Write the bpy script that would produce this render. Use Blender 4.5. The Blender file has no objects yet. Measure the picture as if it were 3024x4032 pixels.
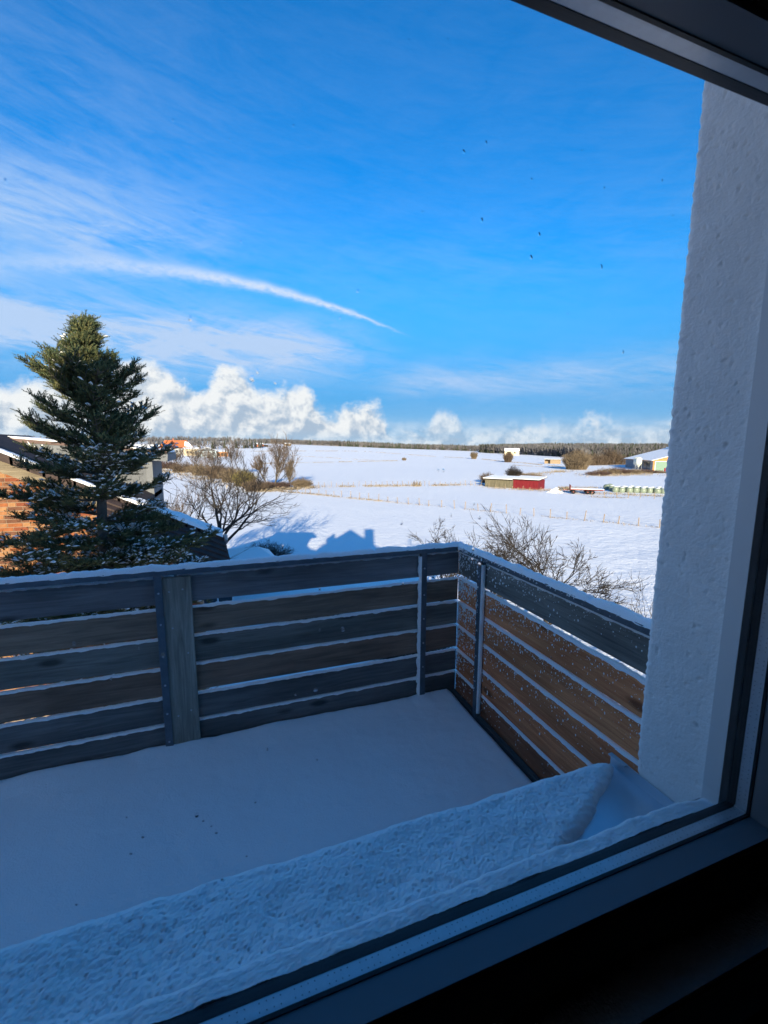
import bpy, bmesh, math, random
import numpy as np
from mathutils import Vector, Matrix, noise
R_ = math.radians
sc = bpy.context.scene
COL = sc.collection
EZ = 9.0                                   # eye height above the field; all house measures are relative to it

# ------------------------------------------------------------------ camera
cam_d = bpy.data.cameras.new('camera'); cam = bpy.data.objects.new('camera', cam_d); COL.objects.link(cam)
cam_d.sensor_fit = 'HORIZONTAL'; cam_d.sensor_width = 36.0; cam_d.lens = 20.55
cam_d.clip_start = 0.01; cam_d.clip_end = 20000
rv = Vector((0.94035, -0.34018, 0.00419)); uv = Vector((0.04628, 0.14009, 0.98906)); dv = Vector((0.33704, 0.92987, -0.14748))
m3 = Matrix((rv, uv, -dv)).transposed()
cam.matrix_world = Matrix.Translation((0, 0, EZ)) @ m3.to_4x4()
cam_d.dof.use_dof = True; cam_d.dof.focus_distance = 7.0; cam_d.dof.aperture_fstop = 8.0
sc.camera = cam

# ------------------------------------------------------------------ sun, sky, exposure
SUN_EL, SUN_AZ = 15.5, 18.0                # light travels 18 deg clockwise of the facade normal
vs = sc.view_settings
vs.view_transform = 'Standard'; vs.look = 'None'; vs.gamma = 1.0; vs.use_curve_mapping = False
vs.exposure = 1.80
sd = bpy.data.lights.new('sun', 'SUN'); sd.energy = 3.1; sd.angle = R_(0.53); sd.color = (1.0, 0.85, 0.60)
so = bpy.data.objects.new('sun', sd); COL.objects.link(so)
trav = Vector((math.sin(R_(SUN_AZ)) * math.cos(R_(SUN_EL)), math.cos(R_(SUN_AZ)) * math.cos(R_(SUN_EL)), -math.sin(R_(SUN_EL))))
so.rotation_euler = trav.to_track_quat('-Z', 'Y').to_euler(); so.location = (-20, -60, 40)

world = bpy.data.worlds.new('World'); sc.world = world; world.use_nodes = True
nt = world.node_tree; nt.nodes.clear()
def N(t, **kw):
    n = nt.nodes.new(t)
    for k, v in kw.items(): setattr(n, k, v)
    return n
def put(sock, v):
    if isinstance(v, bpy.types.NodeSocket): nt.links.new(v, sock)
    elif v is not None: sock.default_value = v
def M(op, a, b=None, c=None, clamp=False):
    n = N('ShaderNodeMath', operation=op, use_clamp=clamp)
    put(n.inputs[0], a); put(n.inputs[1], b)
    if c is not None: put(n.inputs[2], c)
    return n.outputs[0]
def MR(v, a, b, c, d, smooth=True):
    n = N('ShaderNodeMapRange', interpolation_type='SMOOTHSTEP' if smooth else 'LINEAR')
    for i, q in enumerate((v, a, b, c, d)): put(n.inputs[i], q)
    return n.outputs[0]
def NOISE(vec, scale, detail=6, rough=0.55, dist=0.0):
    n = N('ShaderNodeTexNoise'); nt.links.new(vec, n.inputs['Vector'])
    n.inputs['Scale'].default_value = scale; n.inputs['Detail'].default_value = detail
    n.inputs['Roughness'].default_value = rough; n.inputs['Distortion'].default_value = dist
    return n.outputs[0]
def COMB(x, y, z):
    n = N('ShaderNodeCombineXYZ'); put(n.inputs[0], x); put(n.inputs[1], y); put(n.inputs[2], z); return n.outputs[0]
def MIX(f, a, b):
    n = N('ShaderNodeMix', data_type='RGBA'); put(n.inputs[0], f); put(n.inputs[6], a); put(n.inputs[7], b); return n.outputs[2]
def GAUSS(v, c, s):
    t = M('DIVIDE', M('SUBTRACT', v, c), s); return M('POWER', 2.718, M('MULTIPLY', M('MULTIPLY', t, t), -1.0))

tc = N('ShaderNodeTexCoord'); D = tc.outputs['Generated']
sep = N('ShaderNodeSeparateXYZ'); nt.links.new(D, sep.inputs[0]); dx, dy, dz = sep.outputs
az = M('MULTIPLY', M('ARCTAN2', dx, dy), 57.2958); el = M('MULTIPLY', M('ARCSINE', dz), 57.2958)
sky = N('ShaderNodeTexSky', sky_type='NISHITA', sun_disc=False, sun_elevation=R_(SUN_EL), sun_rotation=R_(180 + SUN_AZ))
sky.air_density = 1.0; sky.dust_density = 0.2; sky.ozone_density = 2.5; sky.altitude = 300
hs = N('ShaderNodeHueSaturation'); hs.inputs['Saturation'].default_value = 1.15; hs.inputs['Value'].default_value = 1.0
nt.links.new(sky.outputs[0], hs.inputs['Color'])
tint = N('ShaderNodeMix', data_type='RGBA', blend_type='MULTIPLY'); tint.inputs[0].default_value = 1.0
nt.links.new(hs.outputs[0], tint.inputs[6]); tint.inputs[7].default_value = (0.055, 0.54, 0.80, 1)
skya = MIX(MR(el, 4.0, 27.0, 0.95, 0.0), tint.outputs[2], (0.30, 1.22, 2.55, 1))
skyc = MIX(MR(el, 0.0, 7.0, 0.9, 0.0), skya, (1.10, 1.85, 2.65, 1))
# high thin cirrus, in streaks
q1 = COMB(M('DIVIDE', az, 26.0), M('DIVIDE', M('ADD', el, M('MULTIPLY', az, 0.10)), 3.4), 0.0)
q2 = COMB(M('DIVIDE', az, 9.0), M('DIVIDE', M('ADD', el, M('MULTIPLY', az, -0.05)), 2.6), 3.7)
c1 = NOISE(q1, 1.0, 9, 0.68, 0.9); c2 = NOISE(q2, 1.0, 9, 0.66, 1.0)
q3 = COMB(M('DIVIDE', az, 7.0), M('DIVIDE', M('ADD', el, M('MULTIPLY', az, 0.22)), 0.9), 6.1); c3 = NOISE(q3, 1.0, 7, 0.65, 0.5)
bank = M('MULTIPLY', GAUSS(el, 11.4, 3.0), MR(az, 6.0, 24.0, 1.5, 0.0))
strk = M('MULTIPLY', GAUSS(el, 21.0, 3.6), MR(az, -10.0, 8.0, 1.0, 0.1))
wisp = M('MULTIPLY', GAUSS(el, 8.0, 2.2), MR(az, 15.0, 25.0, 0.0, 0.9))
film = M('MULTIPLY', GAUSS(el, 24.0, 13.0), M('MULTIPLY', MR(az, -16.0, 14.0, 0.30, 0.05), MR(az, -180.0, -150.0, 0.3, 1.0)))  # faint veil on the left, extended out of view to add fill light
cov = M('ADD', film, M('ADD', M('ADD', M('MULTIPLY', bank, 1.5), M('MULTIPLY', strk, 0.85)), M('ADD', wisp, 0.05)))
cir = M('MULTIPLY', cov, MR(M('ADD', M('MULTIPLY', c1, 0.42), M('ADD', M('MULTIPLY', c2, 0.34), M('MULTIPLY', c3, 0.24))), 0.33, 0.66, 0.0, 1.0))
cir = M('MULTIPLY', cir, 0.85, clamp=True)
# contrail
ec = M('SUBTRACT', 18.6, M('MULTIPLY', 0.0077, M('POWER', M('ABSOLUTE', M('ADD', az, 3.0)), 2.0)))
qn = COMB(M('DIVIDE', az, 2.2), M('DIVIDE', el, 1.1), 9.0)
wob = M('MULTIPLY', M('SUBTRACT', NOISE(qn, 1.0, 5, 0.6), 0.5), 0.75)
wid = MR(az, -18.0, 21.0, 0.95, 0.16, False)
off = M('DIVIDE', M('ADD', M('SUBTRACT', el, ec), wob), wid)
cont = M('MULTIPLY', M('POWER', 2.718, M('MULTIPLY', M('MULTIPLY', off, off), -1.0)), M('MULTIPLY', MR(az, 15.0, 24.0, 1.0, 0.0), MR(az, -22.0, 6.0, 0.35, 0.95)))
cont = M('MULTIPLY', cont, MR(NOISE(qn, 2.0, 4, 0.6), 0.25, 0.6, 0.55, 1.0))
# cumulus along the horizon
fc = N('ShaderNodeFloatCurve'); cu = fc.mapping.curves[0]
rng = random.Random(4)
prof = [(-180, 5.0)] + [(a, rng.uniform(3.0, 8.5)) for a in range(-172, -28, 8)] + [(-26, 7.5), (-20, 7.0), (-13, 8.4), (-9, 9.8), (-5.5, 8.8), (-3, 7.6), (-1.2, 8.8), (0.3, 9.8), (3, 8.4), (6.5, 7.2), (9, 8.0), (10.8, 7.2), (12.6, 4.6), (15, 5.2), (17.5, 6.0), (20, 4.0), (22, 2.2), (25, 2.6), (27, 4.8), (29.5, 4.0), (33, 2.2), (36, 3.2), (38.5, 4.0), (41, 2.6), (45.5, 3.8), (49, 2.6), (52, 3.8)] + [(a, rng.uniform(2.5, 5.5)) for a in range(58, 178, 6)] + [(180, 5.0)]
pts = [((a + 180) / 360.0, h / 12.0) for a, h in prof]
while len(cu.points) < len(pts): cu.points.new(0.5, 0.5)
for p_, (x_, y_) in zip(cu.points, pts): p_.location = (x_, y_); p_.handle_type = 'AUTO'
fc.mapping.update()
put(fc.inputs['Value'], M('DIVIDE', M('ADD', az, 180.0), 360.0)); H = M('MULTIPLY', fc.outputs[0], 11.6)
Ds = N('ShaderNodeMapping'); nt.links.new(D, Ds.inputs[0]); Ds.inputs['Scale'].default_value = (1, 1, 1.15)
cn = NOISE(Ds.outputs[0], 13.0, 10, 0.60, 0.15)
cn2 = NOISE(Ds.outputs[0], 60.0, 8, 0.65, 0.2)
Do = N('ShaderNodeMapping'); nt.links.new(D, Do.inputs[0]); Do.inputs['Scale'].default_value = (1, 1, 1.15); Do.inputs['Location'].default_value = (-0.010, 0.0, 0.013)
cno = NOISE(Do.outputs[0], 13.0, 10, 0.60, 0.15)
dep = M('ADD', M('SUBTRACT', H, el), M('ADD', M('MULTIPLY', M('SUBTRACT', cn, 0.5), 7.0), M('MULTIPLY', M('SUBTRACT', cn2, 0.5), 1.5)))
cum = MR(dep, -0.2, 1.9, 0.0, 1.0)
cum = M('MULTIPLY', cum, MR(el, 0.2, 2.4, 0.55, 1.0))
cum = M('MULTIPLY', cum, MR(az, 18.0, 30.0, 1.0, 0.72))
veil = M('MULTIPLY', MR(el, 0.4, 4.2, 0.80, 0.0), MR(c2, 0.3, 0.6, 0.35, 1.0))
cum = M('MAXIMUM', cum, veil)
lit = M('ADD', 0.64, M('MULTIPLY', M('SUBTRACT', cn, cno), 6.5))
lit = M('ADD', lit, M('MULTIPLY', MR(M('DIVIDE', el, H), 0.15, 0.95, -0.30, 0.30), 1.0), clamp=True)
CS = 10.0                                   # the background strength below is a tenth
cl_sh = tuple(q * .93 for q in (0.1476 * CS, 0.1845 * CS, 0.2337 * CS, 1.07)); cl_lt = (0.2915 * CS, 0.2958 * CS, 0.3001 * CS, 1)
cumc = MIX(lit, cl_sh, cl_lt)
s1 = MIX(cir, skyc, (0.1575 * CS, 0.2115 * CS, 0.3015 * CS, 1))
s2 = MIX(cont, s1, (0.2250 * CS, 0.2565 * CS, 0.3105 * CS, 1))
s3 = MIX(cum, s2, cumc)
bg = N('ShaderNodeBackground'); nt.links.new(s3, bg.inputs[0]); bg.inputs[1].default_value = 0.1
wo = N('ShaderNodeOutputWorld'); nt.links.new(bg.outputs[0], wo.inputs[0])

# ------------------------------------------------------------------ materials
MATS = {}
def mat(name, col, rough=0.7, spec=0.3, metal=0.0, var=0.0, vscale=8.0, bump=0.0, bscale=60.0, stretch=None, col2=None, detail=5, trans=0.0, ior=1.45):
    m = bpy.data.materials.new(name); m.use_nodes = True; MATS[name] = m
    t = m.node_tree; b = t.nodes['Principled BSDF']
    b.inputs['Base Color'].default_value = (*col, 1); b.inputs['Roughness'].default_value = rough
    b.inputs['Specular IOR Level'].default_value = spec; b.inputs['Metallic'].default_value = metal
    b.inputs['Transmission Weight'].default_value = trans; b.inputs['IOR'].default_value = ior
    tcn = t.nodes.new('ShaderNodeTexCoord'); mp = t.nodes.new('ShaderNodeMapping')
    t.links.new(tcn.outputs['Object'], mp.inputs[0])
    if stretch: mp.inputs['Scale'].default_value = stretch
    if var > 0 or col2:
        n = t.nodes.new('ShaderNodeTexNoise'); n.inputs['Scale'].default_value = vscale; n.inputs['Detail'].default_value = detail
        n.inputs['Roughness'].default_value = 0.65
        t.links.new(mp.outputs[0], n.inputs['Vector'])
        r = t.nodes.new('ShaderNodeValToRGB'); r.color_ramp.elements[0].position = 0.3; r.color_ramp.elements[1].position = 0.7
        c2_ = col2 if col2 else tuple(min(1, c * (1 + var)) for c in col)
        c1_ = col if col2 else tuple(c * (1 - var) for c in col)
        r.color_ramp.elements[0].color = (*c1_, 1); r.color_ramp.elements[1].color = (*c2_, 1)
        t.links.new(n.outputs[0], r.inputs[0]); t.links.new(r.outputs[0], b.inputs['Base Color'])
    if bump > 0:
        n = t.nodes.new('ShaderNodeTexNoise'); n.inputs['Scale'].default_value = bscale; n.inputs['Detail'].default_value = 6
        t.links.new(mp.outputs[0], n.inputs['Vector'])
        bp = t.nodes.new('ShaderNodeBump'); bp.inputs['Strength'].default_value = bump; bp.inputs['Distance'].default_value = 0.02
        t.links.new(n.outputs[0], bp.inputs['Height']); t.links.new(bp.outputs[0], b.inputs['Normal'])
    return m

def wood(name, dark, light, axis, knots=True):
    m = bpy.data.materials.new(name); m.use_nodes = True; t = m.node_tree; b = t.nodes['Principled BSDF']
    b.inputs['Roughness'].default_value = 0.75; b.inputs['Specular IOR Level'].default_value = 0.25
    L = t.links.new; nd = t.nodes.new
    tcn = nd('ShaderNodeTexCoord'); oi = nd('ShaderNodeObjectInfo'); add = nd('ShaderNodeVectorMath'); add.operation = 'ADD'
    cx = nd('ShaderNodeCombineXYZ'); mu = nd('ShaderNodeMath'); mu.operation = 'MULTIPLY'; mu.inputs[1].default_value = 37.0
    L(oi.outputs['Random'], mu.inputs[0])
    for i in range(3): L(mu.outputs[0], cx.inputs[i])
    L(tcn.outputs['Object'], add.inputs[0]); L(cx.outputs[0], add.inputs[1])
    s = [26.0, 26.0, 26.0]; s[axis] = 1.5
    mp = nd('ShaderNodeMapping'); mp.inputs['Scale'].default_value = s; L(add.outputs[0], mp.inputs[0])
    n = nd('ShaderNodeTexNoise'); n.inputs['Scale'].default_value = 1.6; n.inputs['Detail'].default_value = 9; n.inputs['Roughness'].default_value = 0.7; n.inputs['Distortion'].default_value = 1.4
    L(mp.outputs[0], n.inputs['Vector'])
    r = nd('ShaderNodeValToRGB'); r.color_ramp.elements[0].position = 0.32; r.color_ramp.elements[1].position = 0.68
    r.color_ramp.elements[0].color = (*dark, 1); r.color_ramp.elements[1].color = (*light, 1); L(n.outputs[0], r.inputs[0])
    # broad stain
    mp2 = nd('ShaderNodeMapping'); s2 = [5.0] * 3; s2[axis] = 1.2; mp2.inputs['Scale'].default_value = s2; L(add.outputs[0], mp2.inputs[0])
    n2 = nd('ShaderNodeTexNoise'); n2.inputs['Scale'].default_value = 1.4; n2.inputs['Detail'].default_value = 4; L(mp2.outputs[0], n2.inputs['Vector'])
    mr = nd('ShaderNodeMapRange'); L(n2.outputs[0], mr.inputs[0]); mr.inputs[1].default_value = .3; mr.inputs[2].default_value = .7; mr.inputs[3].default_value = .62; mr.inputs[4].default_value = 1.25
    mx = nd('ShaderNodeMix'); mx.data_type = 'RGBA'; mx.blend_type = 'MULTIPLY'; mx.inputs[0].default_value = 1.0
    L(r.outputs[0], mx.inputs[6]); L(mr.outputs[0], mx.inputs[7]); out = mx.outputs[2]
    # knots
    s3 = [7.0] * 3; s3[axis] = 2.6
    mp3 = nd('ShaderNodeMapping'); mp3.inputs['Scale'].default_value = s3; L(add.outputs[0], mp3.inputs[0])
    v = nd('ShaderNodeTexVoronoi'); v.inputs['Scale'].default_value = 0.9; L(mp3.outputs[0], v.inputs['Vector'])
    mk = nd('ShaderNodeMapRange'); L(v.outputs['Distance'], mk.inputs[0]); mk.inputs[1].default_value = .07; mk.inputs[2].default_value = .16; mk.inputs[3].default_value = .35; mk.inputs[4].default_value = 1.0
    m4 = nd('ShaderNodeMix'); m4.data_type = 'RGBA'; m4.blend_type = 'MULTIPLY'; m4.inputs[0].default_value = 1.0 if knots else 0.0
    L(out, m4.inputs[6]); L(mk.outputs[0], m4.inputs[7]); L(m4.outputs[2], b.inputs['Base Color'])
    bp = nd('ShaderNodeBump'); bp.inputs['Strength'].default_value = 0.25; bp.inputs['Distance'].default_value = 0.004
    L(n.outputs[0], bp.inputs['Height']); L(bp.outputs[0], b.inputs['Normal'])
    MATS[name] = m; return m

def snow_mat(name, col=(0.88, 0.89, 0.90), b1=0.5, s1=45, d1=0.01, b2=0.35, s2=260, sss=0.0, specks=0.0, speck_scale=3.0):
    m = bpy.data.materials.new(name); m.use_nodes = True; t = m.node_tree; b = t.nodes['Principled BSDF']; nd = t.nodes.new; L = t.links.new
    b.inputs['Base Color'].default_value = (*col, 1); b.inputs['Roughness'].default_value = 0.65; b.inputs['Specular IOR Level'].default_value = 0.25
    if sss: b.inputs['Subsurface Weight'].default_value = sss; b.inputs['Subsurface Radius'].default_value = (0.01, 0.014, 0.02); b.inputs['Subsurface Scale'].default_value = 0.6
    tcn = nd('ShaderNodeTexCoord')
    n1 = nd('ShaderNodeTexNoise'); n1.inputs['Scale'].default_value = s1; n1.inputs['Detail'].default_value = 7; n1.inputs['Roughness'].default_value = .6; L(tcn.outputs['Object'], n1.inputs['Vector'])
    n2 = nd('ShaderNodeTexNoise'); n2.inputs['Scale'].default_value = s2; n2.inputs['Detail'].default_value = 3; L(tcn.outputs['Object'], n2.inputs['Vector'])
    p1 = nd('ShaderNodeBump'); p1.inputs['Strength'].default_value = b1; p1.inputs['Distance'].default_value = d1; L(n1.outputs[0], p1.inputs['Height'])
    p2 = nd('ShaderNodeBump'); p2.inputs['Strength'].default_value = b2; p2.inputs['Distance'].default_value = d1 * .25; L(n2.outputs[0], p2.inputs['Height']); L(p1.outputs[0], p2.inputs['Normal'])
    L(p2.outputs[0], b.inputs['Normal'])
    if specks:
        n3 = nd('ShaderNodeTexNoise'); n3.inputs['Scale'].default_value = speck_scale; n3.inputs['Detail'].default_value = 8; n3.inputs['Roughness'].default_value = .75; L(tcn.outputs['Object'], n3.inputs['Vector'])
        n4 = nd('ShaderNodeTexNoise'); n4.inputs['Scale'].default_value = speck_scale * .02; n4.inputs['Detail'].default_value = 4; L(tcn.outputs['Object'], n4.inputs['Vector'])
        am = nd('ShaderNodeMath'); am.operation = 'MULTIPLY_ADD'; am.inputs[1].default_value = .35; L(n4.outputs[0], am.inputs[0]); L(n3.outputs[0], am.inputs[2])
        r = nd('ShaderNodeMapRange'); L(am.outputs[0], r.inputs[0]); r.inputs[1].default_value = .84; r.inputs[2].default_value = .98; r.inputs[3].default_value = 0; r.inputs[4].default_value = specks
        mx = nd('ShaderNodeMix'); mx.data_type = 'RGBA'; L(r.outputs[0], mx.inputs[0]); mx.inputs[6].default_value = (*col, 1); mx.inputs[7].default_value = (.30, .27, .15, 1); L(mx.outputs[2], b.inputs['Base Color'])
    MATS[name] = m; return m

SNOW = snow_mat('snow_field', (0.86, 0.87, 0.89), 0.5, 1.1, 0.30, 0.7, 8.0, specks=0.6, speck_scale=2.6)
SNOWF = snow_mat('snow_smooth', (0.97, 0.97, 0.97), 0.5, 7, 0.02, 0.5, 160)
SNOWC = snow_mat('snow_clumpy', (0.97, 0.97, 0.97), 0.2, 300, 0.004, 0.5, 700, sss=0.25)
SNOWB = snow_mat('snow_soft', (0.94, 0.94, 0.95), 0.35, 90, 0.004, 0.3, 300, sss=0.3)
SNOWR = snow_mat('snow_far', (0.88, 0.89, 0.90), 0.3, 4, 0.05, 0.2, 20)
mat('steel', (0.12, 0.145, 0.17), 0.45, 0.5, 0.35, var=.25, vscale=18, bump=.08, bscale=80)
mat('bolt', (0.55, 0.57, 0.60), 0.4, 0.5, 0.6)
mat('rubber', (0.012, 0.012, 0.014), 0.45, 0.4)
mat('spacer', (0.62, 0.64, 0.67), 0.35, 0.5, 0.35, var=.06, vscale=60)
mat('frame', (0.21, 0.22, 0.245), 0.38, 0.45, var=.08, vscale=25, bump=.02, bscale=200)
mat('bead', (0.26, 0.27, 0.295), 0.32, 0.5)
mat('sill_metal', (0.60, 0.66, 0.72), 0.30, 0.5, 0.5, var=.08, vscale=6)
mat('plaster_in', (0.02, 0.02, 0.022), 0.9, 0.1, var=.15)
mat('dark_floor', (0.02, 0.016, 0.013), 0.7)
mat('plaster', (0.90, 0.90, 0.89), 0.9, 0.15, var=.05, vscale=14, bump=.22, bscale=170)
mat('roof_tile', (0.055, 0.038, 0.034), 0.75, 0.25, var=.35, vscale=6)
mat('slab', (0.10, 0.10, 0.10), 0.8)
P = {}
P['front_a'] = wood('wood_blue_grey', (0.135, 0.135, 0.142), (0.255, 0.255, 0.262), 0)
P['front_b'] = wood('wood_brown', (0.185, 0.132, 0.098), (0.370, 0.265, 0.192), 0)
P['front_c'] = wood('wood_green_grey', (0.140, 0.134, 0.118), (0.270, 0.258, 0.225), 0)
P['front_d'] = wood('wood_red_brown', (0.190, 0.122, 0.088), (0.380, 0.240, 0.170), 0)
P['front_e'] = wood('wood_dark', (0.105, 0.103, 0.102), (0.205, 0.198, 0.190), 0)
P['vert'] = wood('wood_upright', (0.169, 0.163, 0.138), (0.390, 0.370, 0.312), 2)
P['side_a'] = wood('wood_side_grey', (0.134, 0.126, 0.115), (0.295, 0.268, 0.229), 1)
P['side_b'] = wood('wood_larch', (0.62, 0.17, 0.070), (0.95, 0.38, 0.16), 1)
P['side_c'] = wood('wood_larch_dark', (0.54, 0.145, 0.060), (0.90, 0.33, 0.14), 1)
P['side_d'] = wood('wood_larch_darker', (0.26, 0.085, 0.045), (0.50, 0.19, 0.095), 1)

# ------------------------------------------------------------------ mesh helpers
class MB:
    def __init__(s): s.v = []; s.f = []; s.m = []
    def face(s, pts, mi=0):
        i = len(s.v); s.v += [tuple(p) for p in pts]; s.f.append(tuple(range(i, i + len(pts)))); s.m.append(mi)
    def box(s, lo, hi, mi=0, X=None):
        (a, b, c), (d, e, f) = lo, hi
        P_ = [(a, b, c), (d, b, c), (d, e, c), (a, e, c), (a, b, f), (d, b, f), (d, e, f), (a, e, f)]
        if X is not None: P_ = [tuple(X @ Vector(p)) for p in P_]
        i = len(s.v); s.v += P_
        for q in ((0, 3, 2, 1), (4, 5, 6, 7), (0, 1, 5, 4), (1, 2, 6, 5), (2, 3, 7, 6), (3, 0, 4, 7)):
            s.f.append(tuple(i + k for k in q)); s.m.append(mi)
    def prism(s, poly, axis, a, b, mi=0):
        """poly: 2-D outline, extruded along axis (0 x, 1 y, 2 z) from a to b."""
        def mk(p, t):
            q = [0, 0, 0]; o = [k for k in range(3) if k != axis]; q[o[0]], q[o[1]] = p; q[axis] = t; return tuple(q)
        n = len(poly); i = len(s.v); s.v += [mk(p, a) for p in poly] + [mk(p, b) for p in poly]
        s.f.append(tuple(i + k for k in range(n))[::-1]); s.m.append(mi); s.f.append(tuple(i + n + k for k in range(n))); s.m.append(mi)
        for k in range(n):
            l = (k + 1) % n; s.f.append((i + k, i + l, i + n + l, i + n + k)); s.m.append(mi)
    def tube(s, path, rad, n=4, mi=0, cap=True):
        path = [Vector(p) for p in path]; k = len(path)
        if not hasattr(rad, '__len__'): rad = [rad] * k
        base = len(s.v); ref = Vector((0.31, 0.17, 0.93))
        for j, p in enumerate(path):
            d = (path[min(j + 1, k - 1)] - path[max(j - 1, 0)])
            d = d.normalized() if d.length > 1e-9 else Vector((0, 0, 1))
            a = d.cross(ref)
            if a.length < 1e-3: a = d.cross(Vector((1, 0, 0)))
            a.normalize(); b = d.cross(a)
            for q in range(n):
                t = 2 * math.pi * q / n; s.v.append(tuple(p + (a * math.cos(t) + b * math.sin(t)) * rad[j]))
        for j in range(k - 1):
            for q in range(n):
                w = (q + 1) % n; s.f.append((base + j * n + q, base + j * n + w, base + (j + 1) * n + w, base + (j + 1) * n + q)); s.m.append(mi)
        if cap and n > 2:
            s.f.append(tuple(base + q for q in range(n))[::-1]); s.m.append(mi)
            s.f.append(tuple(base + (k - 1) * n + q for q in range(n))); s.m.append(mi)
    def cyl(s, p, q, r0, r1=None, n=12, mi=0): s.tube([p, q], [r0, r0 if r1 is None else r1], n, mi)
    def lathe(s, prof, c, n=16, mi=0):
        base = len(s.v)
        for r, z in prof:
            for q in range(n): t = 2 * math.pi * q / n; s.v.append((c[0] + r * math.cos(t), c[1] + r * math.sin(t), c[2] + z))
        for j in range(len(prof) - 1):
            for q in range(n):
                w = (q + 1) % n; s.f.append((base + j * n + q, base + j * n + w, base + (j + 1) * n + w, base + (j + 1) * n + q)); s.m.append(mi)
    def build(s, name, mats, parent=None, smooth=False, kind=None, off=(0, 0, 0)):
        me = bpy.data.meshes.new(name)
        v = s.v if off == (0, 0, 0) else [(a - off[0], b - off[1], c - off[2]) for a, b, c in s.v]
        me.from_pydata(v, [], s.f)
        if not isinstance(mats, (list, tuple)): mats = [mats]
        for q in mats: me.materials.append(MATS[q] if isinstance(q, str) else q)
        if len(mats) > 1: me.polygons.foreach_set('material_index', s.m)
        if smooth: me.polygons.foreach_set('use_smooth', [True] * len(s.f))
        return link(name, me, parent, kind)
def link(name, me, parent=None, kind=None):
    o = bpy.data.objects.new(name, me); COL.objects.link(o)
    if parent is not None: o.parent = parent
    if kind: o['kind'] = kind
    return o
def np_mesh(name, V, F, mats, parent=None, smooth=False, kind=None, mi=None):
    me = bpy.data.meshes.new(name); V = np.asarray(V, dtype=np.float32).reshape(-1, 3); F = np.asarray(F, dtype=np.int32)
    k = F.shape[1]; me.vertices.add(len(V)); me.vertices.foreach_set('co', V.ravel())
    me.loops.add(F.size); me.loops.foreach_set('vertex_index', F.ravel())
    me.polygons.add(len(F)); me.polygons.foreach_set('loop_start', np.arange(len(F)) * k); me.polygons.foreach_set('loop_total', np.full(len(F), k))
    if not isinstance(mats, (list, tuple)): mats = [mats]
    for q in mats: me.materials.append(MATS[q] if isinstance(q, str) else q)
    if mi is not None: me.polygons.foreach_set('material_index', np.asarray(mi, dtype=np.int32))
    if smooth: me.polygons.foreach_set('use_smooth', np.ones(len(F), dtype=bool))
    me.update(calc_edges=True); return link(name, me, parent, kind)
def grid_mesh(name, X, mats, parent=None, smooth=True, kind=None):
    """X: (n, m, 3) array of points."""
    n, m = X.shape[:2]; i = np.arange(n * m).reshape(n, m)
    F = np.stack([i[:-1, :-1], i[1:, :-1], i[1:, 1:], i[:-1, 1:]], -1).reshape(-1, 4)
    return np_mesh(name, X.reshape(-1, 3), F, mats, parent, smooth, kind)
def thing(name, label, cat, loc=(0, 0, 0), rz=0.0, group=None):
    o = bpy.data.objects.new(name, None); COL.objects.link(o); o.location = loc; o.rotation_euler = (0, 0, rz); o.empty_display_size = .2
    return tag(o, label, cat, group)
def tag(o, label, cat, group=None):
    o['label'] = label; o['category'] = cat
    if group: o['group'] = group
    return o
def struct(o): o['kind'] = 'structure'; return o
def copy_tree(o, parent=None):
    c = o.copy(); COL.objects.link(c); c.parent = parent
    for ch in list(o.children): copy_tree(ch, c)
    return c
def fbm(x, y, z=0.0, o=4): return noise.fractal(Vector((x, y, z)), 1.0, 2.0, o)
def ss(t): t = min(max(t, 0.0), 1.0); return t * t * (3 - 2 * t)

# ------------------------------------------------------------------ terrain
def lerp_tab(x, xs, ys): return float(np.interp(x, xs, ys))
def terr(x, y):
    r = math.hypot(x, y); a = math.degrees(math.atan2(x, y))
    rise = lerp_tab(a, [-60, 6, 33, 60], [13, 13, 0.3, -1])
    z = rise * ss((r - 180) / 570) + lerp_tab(a, [20, 40], [0, 1]) * 14 * ss((r - 430) / 1200)
    if r > 40: z += 0.22 * ss((r - 40) / 60) * fbm(x * .021, y * .021, 3.1, 3)
    return z + (0.05 + .10 * ss((a - 36) / 8) * ss((60 - r) / 20)) * fbm(x * .25, y * .25, 7.7, 3)
def gp(a, r):
    x = r * math.sin(R_(a)); y = r * math.cos(R_(a)); return x, y, terr(x, y)
def make_ground():
    rs = [0.0] + list(np.geomspace(2.0, 9000, 230)); na = 420
    A = np.concatenate([np.linspace(-75, 75, 300, endpoint=False), np.linspace(75, 285, 120, endpoint=False)])
    X = np.zeros((len(rs), na + 1, 3))
    for i, r in enumerate(rs):
        for j in range(na):
            a = R_(A[j]); x = r * math.sin(a); y = r * math.cos(a); X[i, j] = (x, y, terr(x, y))
        X[i, na] = X[i, 0]
    return struct(grid_mesh('ground', X[:, ::-1], SNOW))
make_ground()

# ------------------------------------------------------------------ our house (the photograph is taken from its window)
WX0, WX1 = -1.15, 1.12           # wall opening
WZ0, WZ1 = EZ - 1.03, EZ + 1.0
VO, VI = 0.868, 0.45             # outer and inner face of the facade
house = thing('house', 'white rendered house wall with a window onto the balcony', 'house', (0, 0, 0))
HX0, HX1, HY0 = -7.0, 3.2, -9.0
AX, AZ_, SL = -1.9, EZ + 4.1, 0.90   # ridge position, height and roof slope
def roof_z(x): return AZ_ - SL * abs(x - AX)
mb = MB()
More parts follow.
